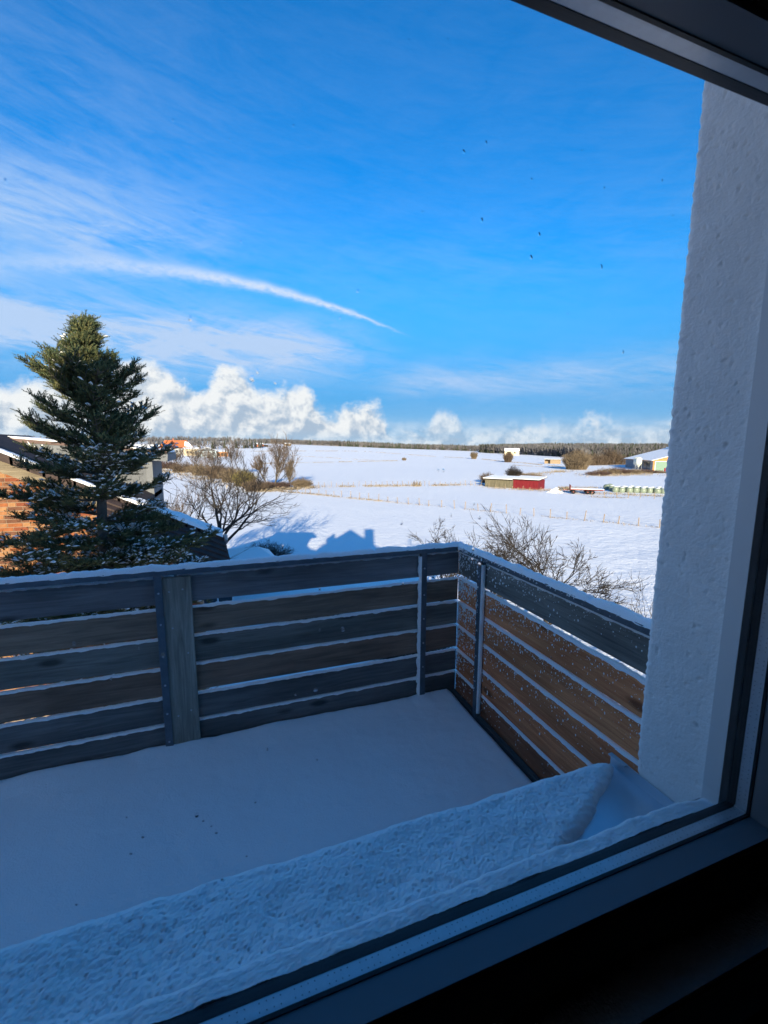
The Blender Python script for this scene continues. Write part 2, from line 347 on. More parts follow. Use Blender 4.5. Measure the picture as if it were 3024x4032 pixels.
# outer leaf of the facade, butted round the opening
Z13 = EZ + 1.3; XL, XR = AX - (AZ_ - .12 - Z13) / SL, AX + (AZ_ - .12 - Z13) / SL
mb.prism([(HX0, 0), (WX0, 0), (WX0, Z13), (XL, Z13), (HX0, roof_z(HX0) - .12)], 1, .60, VO)
mb.prism([(1.15, 0), (HX1, 0), (HX1, roof_z(HX1) - .12), (1.15, roof_z(1.15) - .12)], 1, .60, VO)
mb.box((WX0, .60, 0), (1.15, VO, WZ0)); mb.prism([(WX0, WZ1), (1.15, WZ1), (1.15, roof_z(1.15) - .12), (XR, Z13), (WX0, Z13)], 1, .60, VO)
mb.prism([(HX0, 0), (-1.4, 0), (-1.4, Z13), (XL, Z13), (HX0, roof_z(HX0) - .12)], 1, .46, .598)
mb.prism([(1.4, 0), (HX1, 0), (HX1, roof_z(HX1) - .12), (1.4, roof_z(1.4) - .12)], 1, .46, .598)
mb.box((-1.4, .46, 0), (1.4, .598, EZ - 1.05)); mb.prism([(-1.4, EZ + .95), (1.4, EZ + .95), (1.4, roof_z(1.4) - .12), (XR, Z13), (-1.4, Z13)], 1, .46, .598)
mb.prism([(XL, Z13 + .001), (XR, Z13 + .001), (AX, AZ_ - .12)], 1, .46, VO)
mb.box((HX0, HY0, 0), (HX0 + .3, .46, roof_z(HX0) - .1)); mb.box((HX1 - .3, HY0, 0), (HX1, .46, roof_z(HX1) - .1))
mb.box((HX0 + .3, HY0, 0), (HX1 - .3, HY0 + .3, EZ - .5)); mb.prism([(HX0, EZ - .5), (HX1, EZ - .5), (AX, AZ_ - .12)], 1, HY0, HY0 + .3)
mb.build('wall', 'plaster', house)
mb = MB()
for s in (-1, 1):
    e = HX0 - .45 if s < 0 else HX1 + .45
    z0, z1 = AZ_, roof_z(e)
    mb.prism([(AX, z0), (e, z1), (e, z1 - .22), (AX, z0 - .22)], 1, HY0 - .3, .862)
mb.build('roof', 'roof_tile', house)
mb = MB(); mb.box((-1.15, -2.6, AZ_ - 1.6), (-.35, -1.8, EZ + 4.62)); mb.box((-1.2, -2.65, EZ + 4.62), (-.3, -1.75, EZ + 4.72))
mb.build('chimney', 'roof_tile', house)
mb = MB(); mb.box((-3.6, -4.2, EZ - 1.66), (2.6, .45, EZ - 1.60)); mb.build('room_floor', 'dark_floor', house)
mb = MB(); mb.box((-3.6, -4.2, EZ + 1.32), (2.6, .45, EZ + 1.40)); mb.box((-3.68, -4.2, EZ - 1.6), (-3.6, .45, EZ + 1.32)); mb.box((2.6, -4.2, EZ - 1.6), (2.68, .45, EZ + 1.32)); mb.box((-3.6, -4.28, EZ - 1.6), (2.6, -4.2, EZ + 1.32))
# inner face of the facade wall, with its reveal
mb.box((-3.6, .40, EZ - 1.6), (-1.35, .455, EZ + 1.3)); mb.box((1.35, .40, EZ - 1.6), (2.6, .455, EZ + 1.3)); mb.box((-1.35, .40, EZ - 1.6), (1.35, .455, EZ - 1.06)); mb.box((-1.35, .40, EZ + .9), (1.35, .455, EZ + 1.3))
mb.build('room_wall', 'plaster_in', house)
# rough plaster of the right-hand reveal and the corner beyond it
RG2 = random.Random(5)
def plaster_corner():
    prof = []                                   # (x, y) from the window outward round the corner
    rad = .022
    for t in np.linspace(.640, VO - rad, 54): prof.append((WX1, t, -1, 0))
    for k in range(1, 9):
        a = k / 9 * math.pi / 2; prof.append((WX1 + rad - rad * math.cos(a), VO - rad + rad * math.sin(a), -math.cos(a), math.sin(a)))
    for t in np.linspace(WX1 + rad, 1.62, 60): prof.append((t, VO + .003, 0, 1))
    zs = np.linspace(0, 1, 440); X = np.zeros((len(zs), len(prof), 3))
    for j, (x, y, nx, ny) in enumerate(prof):
        zb = EZ - 1.002 + .004 * fbm(x * 30, y * 30, 2)
        if y < VO + .002 and nx < 0: zb += .058 * ss((y - .80) / .075) ** 1.5 + .006 * fbm(y * 40, 1.0)
        else: zb += .058 + .2 * ss((x - WX1 - .03) / .06) * 0
        for i, t in enumerate(zs):
            z = zb + (EZ + 1.0 - zb) * t
            q = .0011 * fbm(x * 9 + 3, y * 9, z * 9, 2) + .0003 * fbm(x * 80, y * 80, z * 80, 1) + RG2.gauss(0, .00022) - .0012 * max(0, fbm(x * 40 + 9, y * 40, z * 40, 2) - .50) * 3 - .0040 * max(0, fbm(x * 85 + 2, y * 85, z * 85, 2) - .46) * 3 + .0022 * max(0, fbm(x * 60 + 31, y * 60, z * 60, 2) - .35)
            if abs(nx) > .05 and abs(ny) > .05: q += .0034 * fbm(1, 2, z * 60, 3)
            if t < .03: q -= .004 * (1 - t / .03)
            X[i, j] = (x + nx * q, y + ny * q, z)
    grid_mesh('reveal_plaster', X[:, ::-1], 'plaster', house)
plaster_corner()
mat('white_plastic', (.70, .71, .72), .45, .4)
for x in (1.106, -1.150):
    mb = MB(); mb.box((x, .6245, EZ - .99), (x + .027, .664, EZ + .98)); mb.build('shutter_rail', 'white_plastic', house)

# ------------------------------------------------------------------ window
GX0, GX1, GZ0, GZ1 = -1.00, 1.135, EZ - .865, EZ + .631
win = thing('window', 'dark framed house window with clear double glazing and raindrops', 'window', (0.07, .58, EZ - .98))
WO = (0.07, .58, EZ - .98)
def ring(mb, w, y0, y1, inset=0.0, taper=0.0):
    """a rectangular ring of width w outside the glass opening, between depths y0 (room side) and y1, mitred."""
    def rect(d, y): return [(GX0 - d, y, GZ0 - d), (GX1 + d, y, GZ0 - d), (GX1 + d, y, GZ1 + d), (GX0 - d, y, GZ1 + d)]
    a0, a1 = rect(inset + taper, y0), rect(inset, y1); b0, b1 = rect(inset + w, y0), rect(inset + w, y1)
    for k in range(4):
        l = (k + 1) % 4
        mb.face([a0[k], a0[l], a1[l], a1[k]]); mb.face([b0[k], b1[k], b1[l], b0[l]])
        mb.face([a0[k], b0[k], b0[l], a0[l]]); mb.face([a1[k], a1[l], b1[l], b1[k]])
mb = MB(); ring(mb, .01, .605, .623); mb.build('outer_gasket', 'rubber', win, off=WO)
mb = MB(); ring(mb, .01, .5805, .6045, .001); mb.build('glass_spacer', 'spacer', win, off=WO)
mb = MB(); ring(mb, .01, .573, .580); mb.build('inner_gasket', 'rubber', win, off=WO)
mb = MB(); ring(mb, .02, .5235, .5725, .002, .006); mb.build('glazing_bead', 'bead', win, off=WO)
mb = MB(); ring(mb, .055, .5225, .640, .024); mb.build('sash_frame', 'frame', win, off=WO)
mb = MB(); ring(mb, .075, .535, .652, .081); mb.box((GX0 - .1, .6525, EZ - .99), (GX1 - .02, .672, EZ - .893)); mb.build('outer_frame', 'frame', win, off=WO)
holes = MB()
for k in range(int((GX1 - GX0) / .011)):
    x = GX0 + .01 + k * .011
    for y in (.5865, .5985):
        if (k * 7 + int(y * 1e4)) % 5: holes.face([(x, y - .0009, GZ0 - .0004), (x + .0016, y - .0009, GZ0 - .0004), (x + .0016, y + .0009, GZ0 - .0004), (x, y + .0009, GZ0 - .0004)])
for k in range(int((GZ1 - GZ0) / .011)):
    z = GZ0 + .01 + k * .011
    for y in (.5865, .5985):
        if (k * 7 + int(y * 1e4)) % 5: holes.face([(GX1 + .0004, y - .0009, z), (GX1 + .0004, y + .0009, z), (GX1 + .0004, y + .0009, z + .0016), (GX1 + .0004, y - .0009, z + .0016)])
holes.build('spacer_holes', 'rubber', win, kind='stuff', off=WO)
mb = MB(); mb.box((GX1 - .004, .5807, GZ0 + .0002), (GX1 - .001, .6043, GZ0 + .004)); mb.build('corner_key', 'spacer', win, off=WO)
def glass_material():
    m = bpy.data.materials.new('window_glass'); m.use_nodes = True; t = m.node_tree; t.nodes.clear()
    nd = t.nodes.new; o = nd('ShaderNodeOutputMaterial'); mx = nd('ShaderNodeMixShader'); tr = nd('ShaderNodeBsdfTransparent'); gl = nd('ShaderNodeBsdfGlossy'); lw = nd('ShaderNodeLayerWeight'); pw = nd('ShaderNodeMath'); ma = nd('ShaderNodeMath')
    lw.inputs[0].default_value = .5; pw.operation = 'POWER'; pw.inputs[1].default_value = 5.0; ma.operation = 'MULTIPLY_ADD'; ma.inputs[1].default_value = .6; ma.inputs[2].default_value = .02
    gl.inputs['Roughness'].default_value = 0.0; tr.inputs[0].default_value = (.985, .99, .99, 1)
    t.links.new(lw.outputs['Facing'], pw.inputs[0]); t.links.new(pw.outputs[0], ma.inputs[0])
    t.links.new(ma.outputs[0], mx.inputs[0]); t.links.new(tr.outputs[0], mx.inputs[1]); t.links.new(gl.outputs[0], mx.inputs[2]); t.links.new(mx.outputs[0], o.inputs[0])
    MATS['glass'] = m
glass_material()
for y in (.5815, .6065):
    mb = MB(); mb.box((GX0 - .0005, y, GZ0 - .0005), (GX1 + .0005, y + .004, GZ1 + .0005)); mb.build('pane', 'glass', win, off=WO)
# metal sill outside
sill = thing('window_sill', 'pale grey sheet metal sill under the window, half buried in snow', 'window sill', (0, .8, EZ - 1.0))
SO = (0, .8, EZ - 1.0)
mb = MB(); mb.prism([(.672, EZ - .992), (.945, EZ - 1.002), (.945, EZ - 1.030), (.942, EZ - 1.030), (.942, EZ - 1.005), (.672, EZ - .995)], 0, -1.14, 1.1185); mb.build('sheet', 'sill_metal', sill, off=SO)
for x in (-1.142, 1.1155):
    mb = MB(); mb.box((x, .69, EZ - 1.028), (x + .003, .9452, EZ - .962)); mb.box((x - .012 if x > 0 else x, .885, EZ - .9645), (x + .003 if x > 0 else x + .012, .9452, EZ - .9605)); mb.build('end_cap', 'sill_metal', sill, off=SO)
# snow on the sill
RG = random.Random(77)
def sill_snow():
    xs = np.arange(-1.135, 1.112, .0034); ys = np.linspace(.674, .960, 92); X = np.zeros((len(xs), len(ys), 3))
    # free edge of the snow: bare sheet to the right of a slanting line
    bx = [.60, .74, .80, .843, .868, .9125, .95]; by = [.50, .76, .895, .965, 1.02, 1.098, 1.108]
    for i, x in enumerate(xs):
        for j, y in enumerate(ys):
            e = lerp_tab(y, bx, by) + .014 * fbm(y * 30, 3.3, 1, 4) + .006 * fbm(y * 110, 1.3, 1, 2)
            dr = e - x
            yo = .952 + .007 * fbm(x * 9, 1.7, 0, 5); do = yo - y
            k = math.sqrt(max(0, 1 - max(0, 1 - dr / .065) ** 2)) if dr > 0 else 0
            k2 = math.sqrt(max(0, 1 - max(0, 1 - do / .040) ** 2)) if do > 0 else 0
            th = .030 + .006 * fbm(x * 5, y * 9, 2.2, 3) + .006 * ss((.8 - y) / .12)
            rough = .0034 * fbm(x * 22, y * 22, 0, 3) + RG.gauss(0, .0010) - (.006 if RG.random() < .012 else 0)
            zz = EZ - .992 - (y - .672) * .037 + (th + rough) * min(k, 1) * k2 - (.004 if k * k2 <= 0 else 0)
            X[i, j] = (x, min(y, yo + .001), zz if do > -.006 else zz - .010)
    o = grid_mesh('snow_on_sill', X, SNOWC, None, True, 'stuff'); o['label'] = 'thick clumpy snow lying along the metal window sill'; o['category'] = 'snow'
    # bank on the frame ledge against the glass
    xs = np.arange(-1.09, 1.116, .0034); n = 30; X = np.zeros((len(xs), n, 3))
    for i, x in enumerate(xs):
        zt = EZ - .8645 + .0050 * fbm(x * 5, 8.0, 0, 4) + .0030 * fbm(x * 24, 3.0, 0, 3) - .012 * ss((x - 1.0) / .12); ye = .664 + .006 * fbm(x * 7, 5.0, 0, 4) + .003 * fbm(x * 30, 2.0, 0, 2)
        for j in range(n):
            if j < 16: y = .6245 + (ye - .012 - .6245) * j / 15; z = zt
            else: a = (j - 15) / 14 * math.pi * .55; y = ye - .012 + .014 * math.sin(a); z = zt - .014 + .014 * math.cos(a) - (.012 * max(0, (j - 25) / 4))
            q = .0022 * fbm(x * 30, y * 30, 1, 3) + RG.gauss(0, .0005); X[i, j] = (x, y, z + q * (1 if j < 22 else .3))
    o = grid_mesh('snow_on_ledge', X, SNOWB, None, True, 'stuff'); o['label'] = 'narrow bank of snow piled along the bottom of the glass'; o['category'] = 'snow'
sill_snow()
# raindrops on the outside of the glass
DROPS = [(-0.037, 0.368, 3.0), (0.100, 0.393, 3.0), (-0.020, 0.275, 3.0), (0.032, 0.250, 3.0), (-0.031, 0.154, 5.0), (0.157, 0.173, 4.0), (0.182, 0.210, 4.0), (0.333, 0.222, 3.0), (0.339, 0.414, 6.0), (0.375, 0.433, 4.0), (0.372, 0.330, 5.0), (0.475, 0.327, 5.0), (0.462, 0.292, 6.0), (0.603, 0.297, 6.0), (0.597, 0.415, 3.0), (0.721, 0.449, 4.0), (0.665, 0.166, 4.0), (0.039, 0.087, 6.0), (0.068, 0.083, 4.0), (0.046, 0.096, 4.0), (0.276, 0.325, 3.0), (0.456, 0.401, 3.0), (0.118, 0.372, 2.0), (0.024, 0.362, 2.0), (0.253, 0.528, 2.0), (0.310, 0.545, 2.0), (0.547, 0.459, 2.0), (0.540, 0.217, 2.0), (0.744, 0.104, 3.0), (0.319, -0.036, 6.0), (0.310, -0.036, 4.0), (0.376, -0.091, 4.0), (0.387, -0.114, 5.0), (0.335, -0.107, 4.0), (0.250, -0.115, 5.0), (0.336, 0.135, 2.0), (0.753, 0.400, 3.0), (0.113, -0.362, 6.0), (0.083, -0.364, 3.0), (0.156, -0.272, 6.0), (-0.060, -0.520, 6.0), (-0.052, -0.531, 4.0), (-0.042, -0.543, 4.0), (-0.036, -0.556, 4.0), (-0.129, -0.531, 5.0), (0.020, -0.523, 4.0), (-0.146, -0.496, 3.0), (-0.145, -0.552, 5.0), (-0.213, -0.606, 4.0), (0.004, -0.609, 4.0), (-0.032, -0.636, 4.0), (0.040, -0.442, 4.0), (0.113, -0.478, 3.0), (-0.088, -0.273, 5.0), (-0.185, -0.242, 5.0), (0.121, -0.268, 3.0), (0.253, -0.212, 5.0), (0.390, -0.193, 6.0), (0.376, -0.183, 5.0), (0.377, -0.166, 6.0), (-0.149, -0.295, 3.0), (0.826, 0.033, 4.0), (0.551, -0.384, 3.0), (0.672, -0.494, 3.0), (0.122, -0.206, 3.0), (-0.115, -0.259, 3.0), (0.375, -0.371, 4.0), (0.793, -0.633, 4.0), (0.071, -0.138, 3.0), (-0.202, 0.274, 3.0), (0.759, -0.515, 4.0)]
def drops():
    mat('water', (1, 1, 1), 0.0, 0.5, trans=1.0, ior=1.13)
    meshes = []
    rg = random.Random(3)
    for k in range(5):
        mb = MB(); n = 14; rings = 6; base = 0
        for j in range(rings + 1):
            t = j / rings * math.pi / 2; r = math.cos(t); h = math.sin(t)
            for q in range(n):
                a = 2 * math.pi * q / n; wob = 1 + .10 * math.sin(a * 2 + k) + .08 * math.sin(a * 3 + 2 * k)
                x = r * math.cos(a) * wob; z = r * math.sin(a) * wob * 1.25
                if z < 0: x *= 1.12
                mb.v.append((x, h * .24, z))
        for j in range(rings):
            for q in range(n):
                w = (q + 1) % n; mb.f.append((j * n + q, j * n + w, (j + 1) * n + w, (j + 1) * n + q)); mb.m.append(0)
        mb.f.append(tuple(range(n))[::-1]); mb.m.append(0)
        me = bpy.data.meshes.new('water_drop'); me.from_pydata(mb.v, [], mb.f); me.materials.append(MATS['water']); me.polygons.foreach_set('use_smooth', [True] * len(mb.f)); meshes.append(me)
    for i, (x, z, s) in enumerate(DROPS):
        o = link('water_drop', meshes[i % 5]); k = s * .00043 * rg.uniform(.8, 1.15); o.scale = (k, k, k * rg.uniform(.9, 1.35)); o.location = (x, .6106, EZ + z); o.rotation_euler = (0, rg.uniform(-.25, .25), 0)
        tag(o, 'small clear water drop clinging to the window glass', 'water drop', 'water drops on the window glass')
drops()

# ------------------------------------------------------------------ balcony
mb = MB(); mb.box((-6.6, VO + .003, EZ - 1.86), (1.46, 2.47, EZ - 1.645)); mb.box((1.352, VO + .003, EZ - 1.645), (1.378, 2.40, EZ - 1.600)); o = mb.build('balcony_floor', 'slab'); struct(o)
def balcony_snow():
    xs = np.linspace(-6.55, 1.345, 520); ys = np.linspace(VO + .01, 2.402, 130); X = np.zeros((len(xs), len(ys), 3))
    for i, x in enumerate(xs):
        for j, y in enumerate(ys):
            z = EZ - 1.592 + .011 * fbm(x * 1.5, y * 1.5, 5, 3) + .0022 * fbm(x * 12, y * 12, 2, 3) - .010 * max(0, fbm(x * 7 + 4, y * 7, 9, 2) - .45) + RG.gauss(0, .0003) + (.012 + .010 * fbm(x * 4, 3, 0, 3)) * ss((y - 2.22) / .17)
            z -= .03 * (1 - ss((1.345 - x) / .03)) + .008 * (1 - ss((2.402 - y) / .02))
            X[i, j] = (x, y, z)
    o = grid_mesh('snow_on_balcony', X, SNOWF, None, True, 'stuff'); o['label'] = 'smooth untrodden snow covering the balcony floor'; o['category'] = 'snow'
balcony_snow()

BT = [-.664, -.836, -.996, -1.160, -1.325, -1.480]; BB = [-.806, -.977, -1.142, -1.306, -1.463, -1.632]
RO = (0, 2.4, EZ - 1.6)
rail = thing('balcony_railing', 'balcony railing of horizontal wooden boards and grey steel posts, capped with snow', 'railing', RO)
def snow_strip(name, a, b, w, h, parent, drip=.006, seed=0, step=.009, gap=0.0):
    """a rounded, uneven strip of snow from a to b, of width w across and height h."""
    a, b = Vector(a), Vector(b); L = (b - a).length; d = (b - a) / L; side = Vector((d.y, -d.x, 0)).normalized()
    n = max(4, int(L / step)); m = 9; X = np.zeros((n + 1, m, 3))
    for i in range(n + 1):
        t = i / n * L; hh = h * max(.15, 1 + .50 * fbm(t * 7, seed, 0, 4) + .30 * fbm(t * 45, seed + 5, 0, 2)); dr = drip * max(0, fbm(t * 16, seed + 9, 0, 4) * 1.4 + .25)
        e = min(1, math.sqrt(min(t, L - t) / .012 + .02)); hh *= max(e, .05)
        if gap and fbm(t * 4, seed + 20, 0, 3) > .5: hh *= gap
        for j in range(m):
            s = -1 + 2 * j / (m - 1); ww = w * .5 * (1 + .12 * fbm(t * 30, seed + s * 2, 0, 2))
            up = hh * (1 - abs(s) ** 2.6) if 0 < j < m - 1 else -dr * (1 if s > 0 else .5) - .001
            p = a + d * t + side * s * (ww + (.002 if j in (0, m - 1) else 0)); X[i, j] = (p.x, p.y, p.z + up)
    X -= np.array(RO); return grid_mesh(name, X[:, ::-1], SNOWC, parent)
def plank(lo, hi, m, snow=None, seed=0, h=.013):
    c = ((lo[0] + hi[0]) / 2, (lo[1] + hi[1]) / 2, (lo[2] + hi[2]) / 2)
    mb = MB(); r = .003
    mb.box(lo, hi); me_o = mb.build('plank', m, rail, off=RO)
    bv = me_o.modifiers.new('bevel', 'BEVEL'); bv.width = .0025; bv.segments = 2
    if snow: snow_strip('snow_cap', snow[0], snow[1], snow[2], h, me_o, seed=seed)
    return me_o
FY0, FY1 = 2.410, 2.434
fm = ['front_a', 'front_b', 'front_c', 'front_d', 'front_e', 'front_e']; fm2 = ['front_a', 'front_b', 'front_c', 'front_d', 'front_e', 'front_e']
for k in range(6):
    dz = [.002, -.003, .0, .003, -.002, 0][k]
    for (x0, x1, ms, zz, sd_) in ((-4.6, -.262, fm, 0, 1), (-.258, 1.385, fm2, dz, 2)):
        plank((x0, FY0, EZ + BB[k] + zz), (x1, FY1, EZ + BT[k] + zz), P[ms[k]], ((x0, (FY0 + FY1) / 2 - .001, EZ + BT[k] + zz), (x1 - (.006 if x1 > 0 else .01), (FY0 + FY1) / 2 - .001, EZ + BT[k] + zz), .026), seed=k * 3 + sd_ * 40, h=.0085 if k else .006)
SX0, SX1 = 1.386, 1.410
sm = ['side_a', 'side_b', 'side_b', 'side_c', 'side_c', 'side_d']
def specks(y0, y1, zb, zt, n, parent, seed, x=None):
    rg = random.Random(seed); V = []; F = []
    for _ in range(n):
        t = rg.random() ** 2.2; y = y1 - (y1 - y0) * t; z = zb + (zt - zb) * rg.random() ** (.55 if t < .3 else .35)
        r = rg.choice([.0016, .0016, .002, .002, .0028, .0036, .005]) * (1.2 - .7 * t); el_ = rg.uniform(.9, 1.9); b = len(V); n_ = 6; a0 = rg.uniform(0, 6)
        for q in range(n_):
            a = a0 + 2 * math.pi * q / n_; rr = r * rg.uniform(.7, 1.25); V.append((x, y + rr * math.cos(a), z + rr * el_ * math.sin(a)))
        V.append((x - r * .8, y, z - r * .2)); F += [(b + q, b + (q + 1) % n_, b + n_) for q in range(n_)]
    V = np.array(V) - np.array(RO); np_mesh('snow_specks', V, [(f[0], f[2], f[1]) for f in F], SNOWC, parent, True, 'stuff')
for k in range(6):
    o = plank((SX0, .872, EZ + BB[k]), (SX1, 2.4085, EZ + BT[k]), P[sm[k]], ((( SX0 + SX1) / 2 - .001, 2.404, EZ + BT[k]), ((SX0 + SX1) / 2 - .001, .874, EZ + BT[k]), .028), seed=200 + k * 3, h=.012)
    specks(1.0, 2.40, EZ + BB[k] + .004, EZ + BT[k] - .002, [420, 900, 700, 420, 240, 110][k], o, 70 + k, SX0 - .0005)
# uprights
def post(lo, hi, holes, axis, seed):
    mb = MB(); mb.box(lo, hi); p = mb.build('post', 'steel', rail, off=RO); bv = p.modifiers.new('bevel', 'BEVEL'); bv.width = .002; bv.segments = 2
    for z in holes:
        mb = MB(); c = ((lo[0] + hi[0]) / 2, lo[1], EZ + z) if axis == 1 else (lo[0], (lo[1] + hi[1]) / 2, EZ + z)
        d = Vector((0, -1, 0)) if axis == 1 else Vector((-1, 0, 0)); c = Vector(c)
        mb.cyl(c + d * .0001, c + d * .004, .0055, .0045, 8); mb.build('bolt', 'bolt', p, off=RO)
    return p
hz = [-.735, -.90, -1.07, -1.23, -1.39, -1.55]
for px in (-2.0, -.342, 1.128):
    p = post((px - .018, 2.374, EZ - 1.63), (px + .018, 2.409, EZ - .646), hz if px < 0 else [-.74, -.91, -1.065, -1.225, -1.385], 1, 3)
    if px > 1:   # snow clinging to the side of this post
        X = np.zeros((150, 7, 3))
        for i in range(150):
            t = i / 149; z = EZ - 1.585 + t * .92; w = .015 * (1 + .7 * fbm(z * 18, 4, 0, 4))
            if fbm(z * 7, 2, 0, 2) < -.45: w *= .25
            for j in range(7):
                a = math.pi * j / 6; X[i, j] = (px - .018 - w * math.sin(a), 2.392 + .016 * math.cos(a), z)
        grid_mesh('snow_ridge', (X - np.array(RO)), SNOWC, p)
p = post((1.349, 2.094, EZ - 1.63), (1.3855, 2.130, EZ - .646), [-.74, -.91, -1.065, -1.225, -1.385], 0, 4)
specks(2.095, 2.129, EZ - 1.6, EZ - .66, 60, p, 91, 1.3485)
X = np.zeros((150, 7, 3))
for i in range(150):
    z = EZ - 1.585 + i / 149 * .92; w = .008 * (1 + .7 * fbm(z * 18, 14, 0, 4))
    if fbm(z * 7, 12, 0, 2) < -.3: w *= .3
    for j in range(7):
        a = math.pi * j / 6; X[i, j] = (1.367 + .014 * math.cos(a), 2.094 - w * math.sin(a), z)
grid_mesh('snow_ridge', (X - np.array(RO))[:, ::-1], SNOWC, p)
mb = MB(); mb.box((-.326, 2.386, EZ - 1.625), (-.192, 2.4085, EZ - .662)); vb = mb.build('upright_board', P['vert'], rail, off=RO); bv = vb.modifiers.new('bevel', 'BEVEL'); bv.width = .002; bv.segments = 2
for (x, z) in ((-.295, -.735), (-.232, -.728), (-.225, -1.075), (-.290, -.93), (-.228, -1.40), (-.292, -1.42)):
    mb = MB(); mb.cyl((x, 2.3859, EZ + z), (x, 2.3835, EZ + z), .0045, .0035, 8); mb.build('screw', 'bolt', vb, off=RO)
# handrail with its snow
mb = MB(); mb.box((-4.6, 2.372, EZ - .646), (1.412, 2.428, EZ - .616)); o = mb.build('handrail', 'steel', rail, off=RO); bv = o.modifiers.new('bevel', 'BEVEL'); bv.width = .003; bv.segments = 2
snow_strip('snow_cap', (-4.6, 2.400, EZ - .617), (1.40, 2.400, EZ - .617), .056, .021, o, .004, 301)
mb = MB(); mb.box((1.352, .87, EZ - .645), (1.408, 2.3715, EZ - .615)); o = mb.build('handrail', 'steel', rail, off=RO); bv = o.modifiers.new('bevel', 'BEVEL'); bv.width = .003; bv.segments = 2
snow_strip('snow_cap', (1.380, 2.415, EZ - .616), (1.380, .872, EZ - .616), .056, .021, o, .006, 311)
specks(.95, 2.36, EZ - .643, EZ - .617, 150, o, 97, 1.3515)
#@PART3
# ------------------------------------------------------------------ neighbour's brick house
mat('mortar', (.27, .20, .145), .9, .1, var=.15, vscale=20, bump=.3, bscale=60)
BR = [mat('brick_%s' % n, c, .85, .15, var=.22, vscale=9, bump=.35, bscale=55) for n, c in (('orange', (0.246, 0.086, 0.034)), ('tan', (0.271, 0.123, 0.054)), ('red', (0.189, 0.059, 0.030)), ('brown', (0.127, 0.057, 0.034)), ('dull', (0.164, 0.075, 0.041)), ('sand', (0.303, 0.156, 0.072)))]
mat('slate', (.105, .112, .125), .6, .35, var=.22, vscale=5, bump=.2, bscale=40)
mat('slate_light', (.14, .148, .162), .6, .35, var=.18, vscale=5, bump=.2, bscale=40)
wood('barge_wood', (.12, .095, .06), (.24, .195, .13), 0)
NB = (-4.9, 10.7, 0.0)
nb = thing('brick_house', 'orange brick house with snowy dark tiled gable roof and slate clad dormer', 'house', NB)
def vt(x): return EZ - .156 - .49 * (x + 4.05)            # top of the roof on its right-hand slope
RX = -4.9; RIDGE = vt(RX)
mb = MB()
w0, w1 = -9.2, -.62
mb.box((w0, 10.70, 0), (w1, 11.1, vt(w1) - .3)); mb.prism([(w0, vt(w1) - .3), (w1, vt(w1) - .3), (RX, RIDGE - .28)], 1, 10.70, 11.1); mb.box((w0, 11.1, 0), (-2.0, 14.5, vt(w1) - .3)); mb.prism([(w0, vt(w1) - .3), (-2.0, vt(w1) - .3), (-2.0, vt(-2.0) - .3), (RX, RIDGE - .28)], 1, 11.1, 14.5)
wl = mb.build('wall', 'mortar', nb, off=NB)
def bricks():
    rg = random.Random(11); bl, bh, jt = .240, .071, .012
    me = []
    for k in range(6):
        mb = MB(); mb.box((0, 0, 0), (bl, .012, bh)); m_ = bpy.data.meshes.new('brick'); m_.from_pydata(mb.v, [], mb.f); m_.materials.append(BR[k]); me.append(m_)
    mh = []
    for k in range(6):
        mb = MB(); mb.box((0, 0, 0), (.115, .012, bh)); m_ = bpy.data.meshes.new('brick'); m_.from_pydata(mb.v, [], mb.f); m_.materials.append(BR[k]); mh.append(m_)
    rest = MB(); n = 0; z = EZ - 5.2; row = 0; cand = []
    while z < RIDGE - .4:
        x = -8.6 + rg.uniform(0, .25)
        while x < w1 - .02:
            L = bl if rg.random() < .72 else .115
            if x + L > w1: break
            if z + bh < vt(max(x + L, 2 * RX - x)) - .24:
                k = rg.choices(range(6), (5, 4, 3, 4, 4, 3))[0]; cand.append((x, z, L, k))
            x += L + jt
        z += bh + jt; row += 1
    vis = [c for c in cand if c[0] > -4.55 and c[1] > EZ - 2.72]; vis.sort(key=lambda c: -(c[0] < -1.2)); vs_ = set(vis[:300])
    for c in cand:
        x, z, L, k = c; dy = rg.uniform(-.0015, .0015)
        if c in vs_:
            o = link('brick', (me if L > .2 else mh)[k], wl); o.location = (x - NB[0], 10.693 + dy - NB[1], z - NB[2])
        else: rest.box((x, 10.693 + dy, z), (x + L, 10.705, z + bh), k)
    rest.build('brickwork', BR, wl, kind='stuff', off=NB)
bricks()
mb = MB()
ex = -.13; lx = 2 * RX - ex; BX = -1.80                 # behind the front gable the house is narrower
mb.prism([(RX, RIDGE - .01), (ex, vt(ex) - .01), (ex, vt(ex) - .13), (RX, RIDGE - .14)], 1, 10.52, 11.15)
mb.prism([(RX, RIDGE - .01), (BX, vt(BX) - .01), (BX, vt(BX) - .13), (RX, RIDGE - .14)], 1, 11.15, 14.6)
mb.prism([(RX, RIDGE - .01), (lx, vt(ex) - .01), (lx, vt(ex) - .13), (RX, RIDGE - .14)], 1, 10.52, 14.6)
rf = mb.build('roof', 'roof_tile', nb, off=NB)
mb = MB(); mb.prism([(RX, RIDGE - .15), (ex - .02, vt(ex) - .13), (ex - .02, vt(ex) - .36), (RX, RIDGE - .38)], 1, 10.49, 10.53); mb.build('barge_board', 'barge_wood', nb, off=NB)
mb = MB(); mb.prism([(RX, RIDGE - .15), (lx + .02, vt(ex) - .13), (lx + .02, vt(ex) - .30), (RX, RIDGE - .32)], 1, 10.50, 10.54); mb.build('barge_board', 'barge_wood', nb, off=NB)
mb = MB(); mb.tube([(ex + .06, 10.5, vt(ex) - .10), (ex + .06, 11.15, vt(ex) - .10)], .065, 8); mb.build('gutter', 'steel', nb, off=NB)
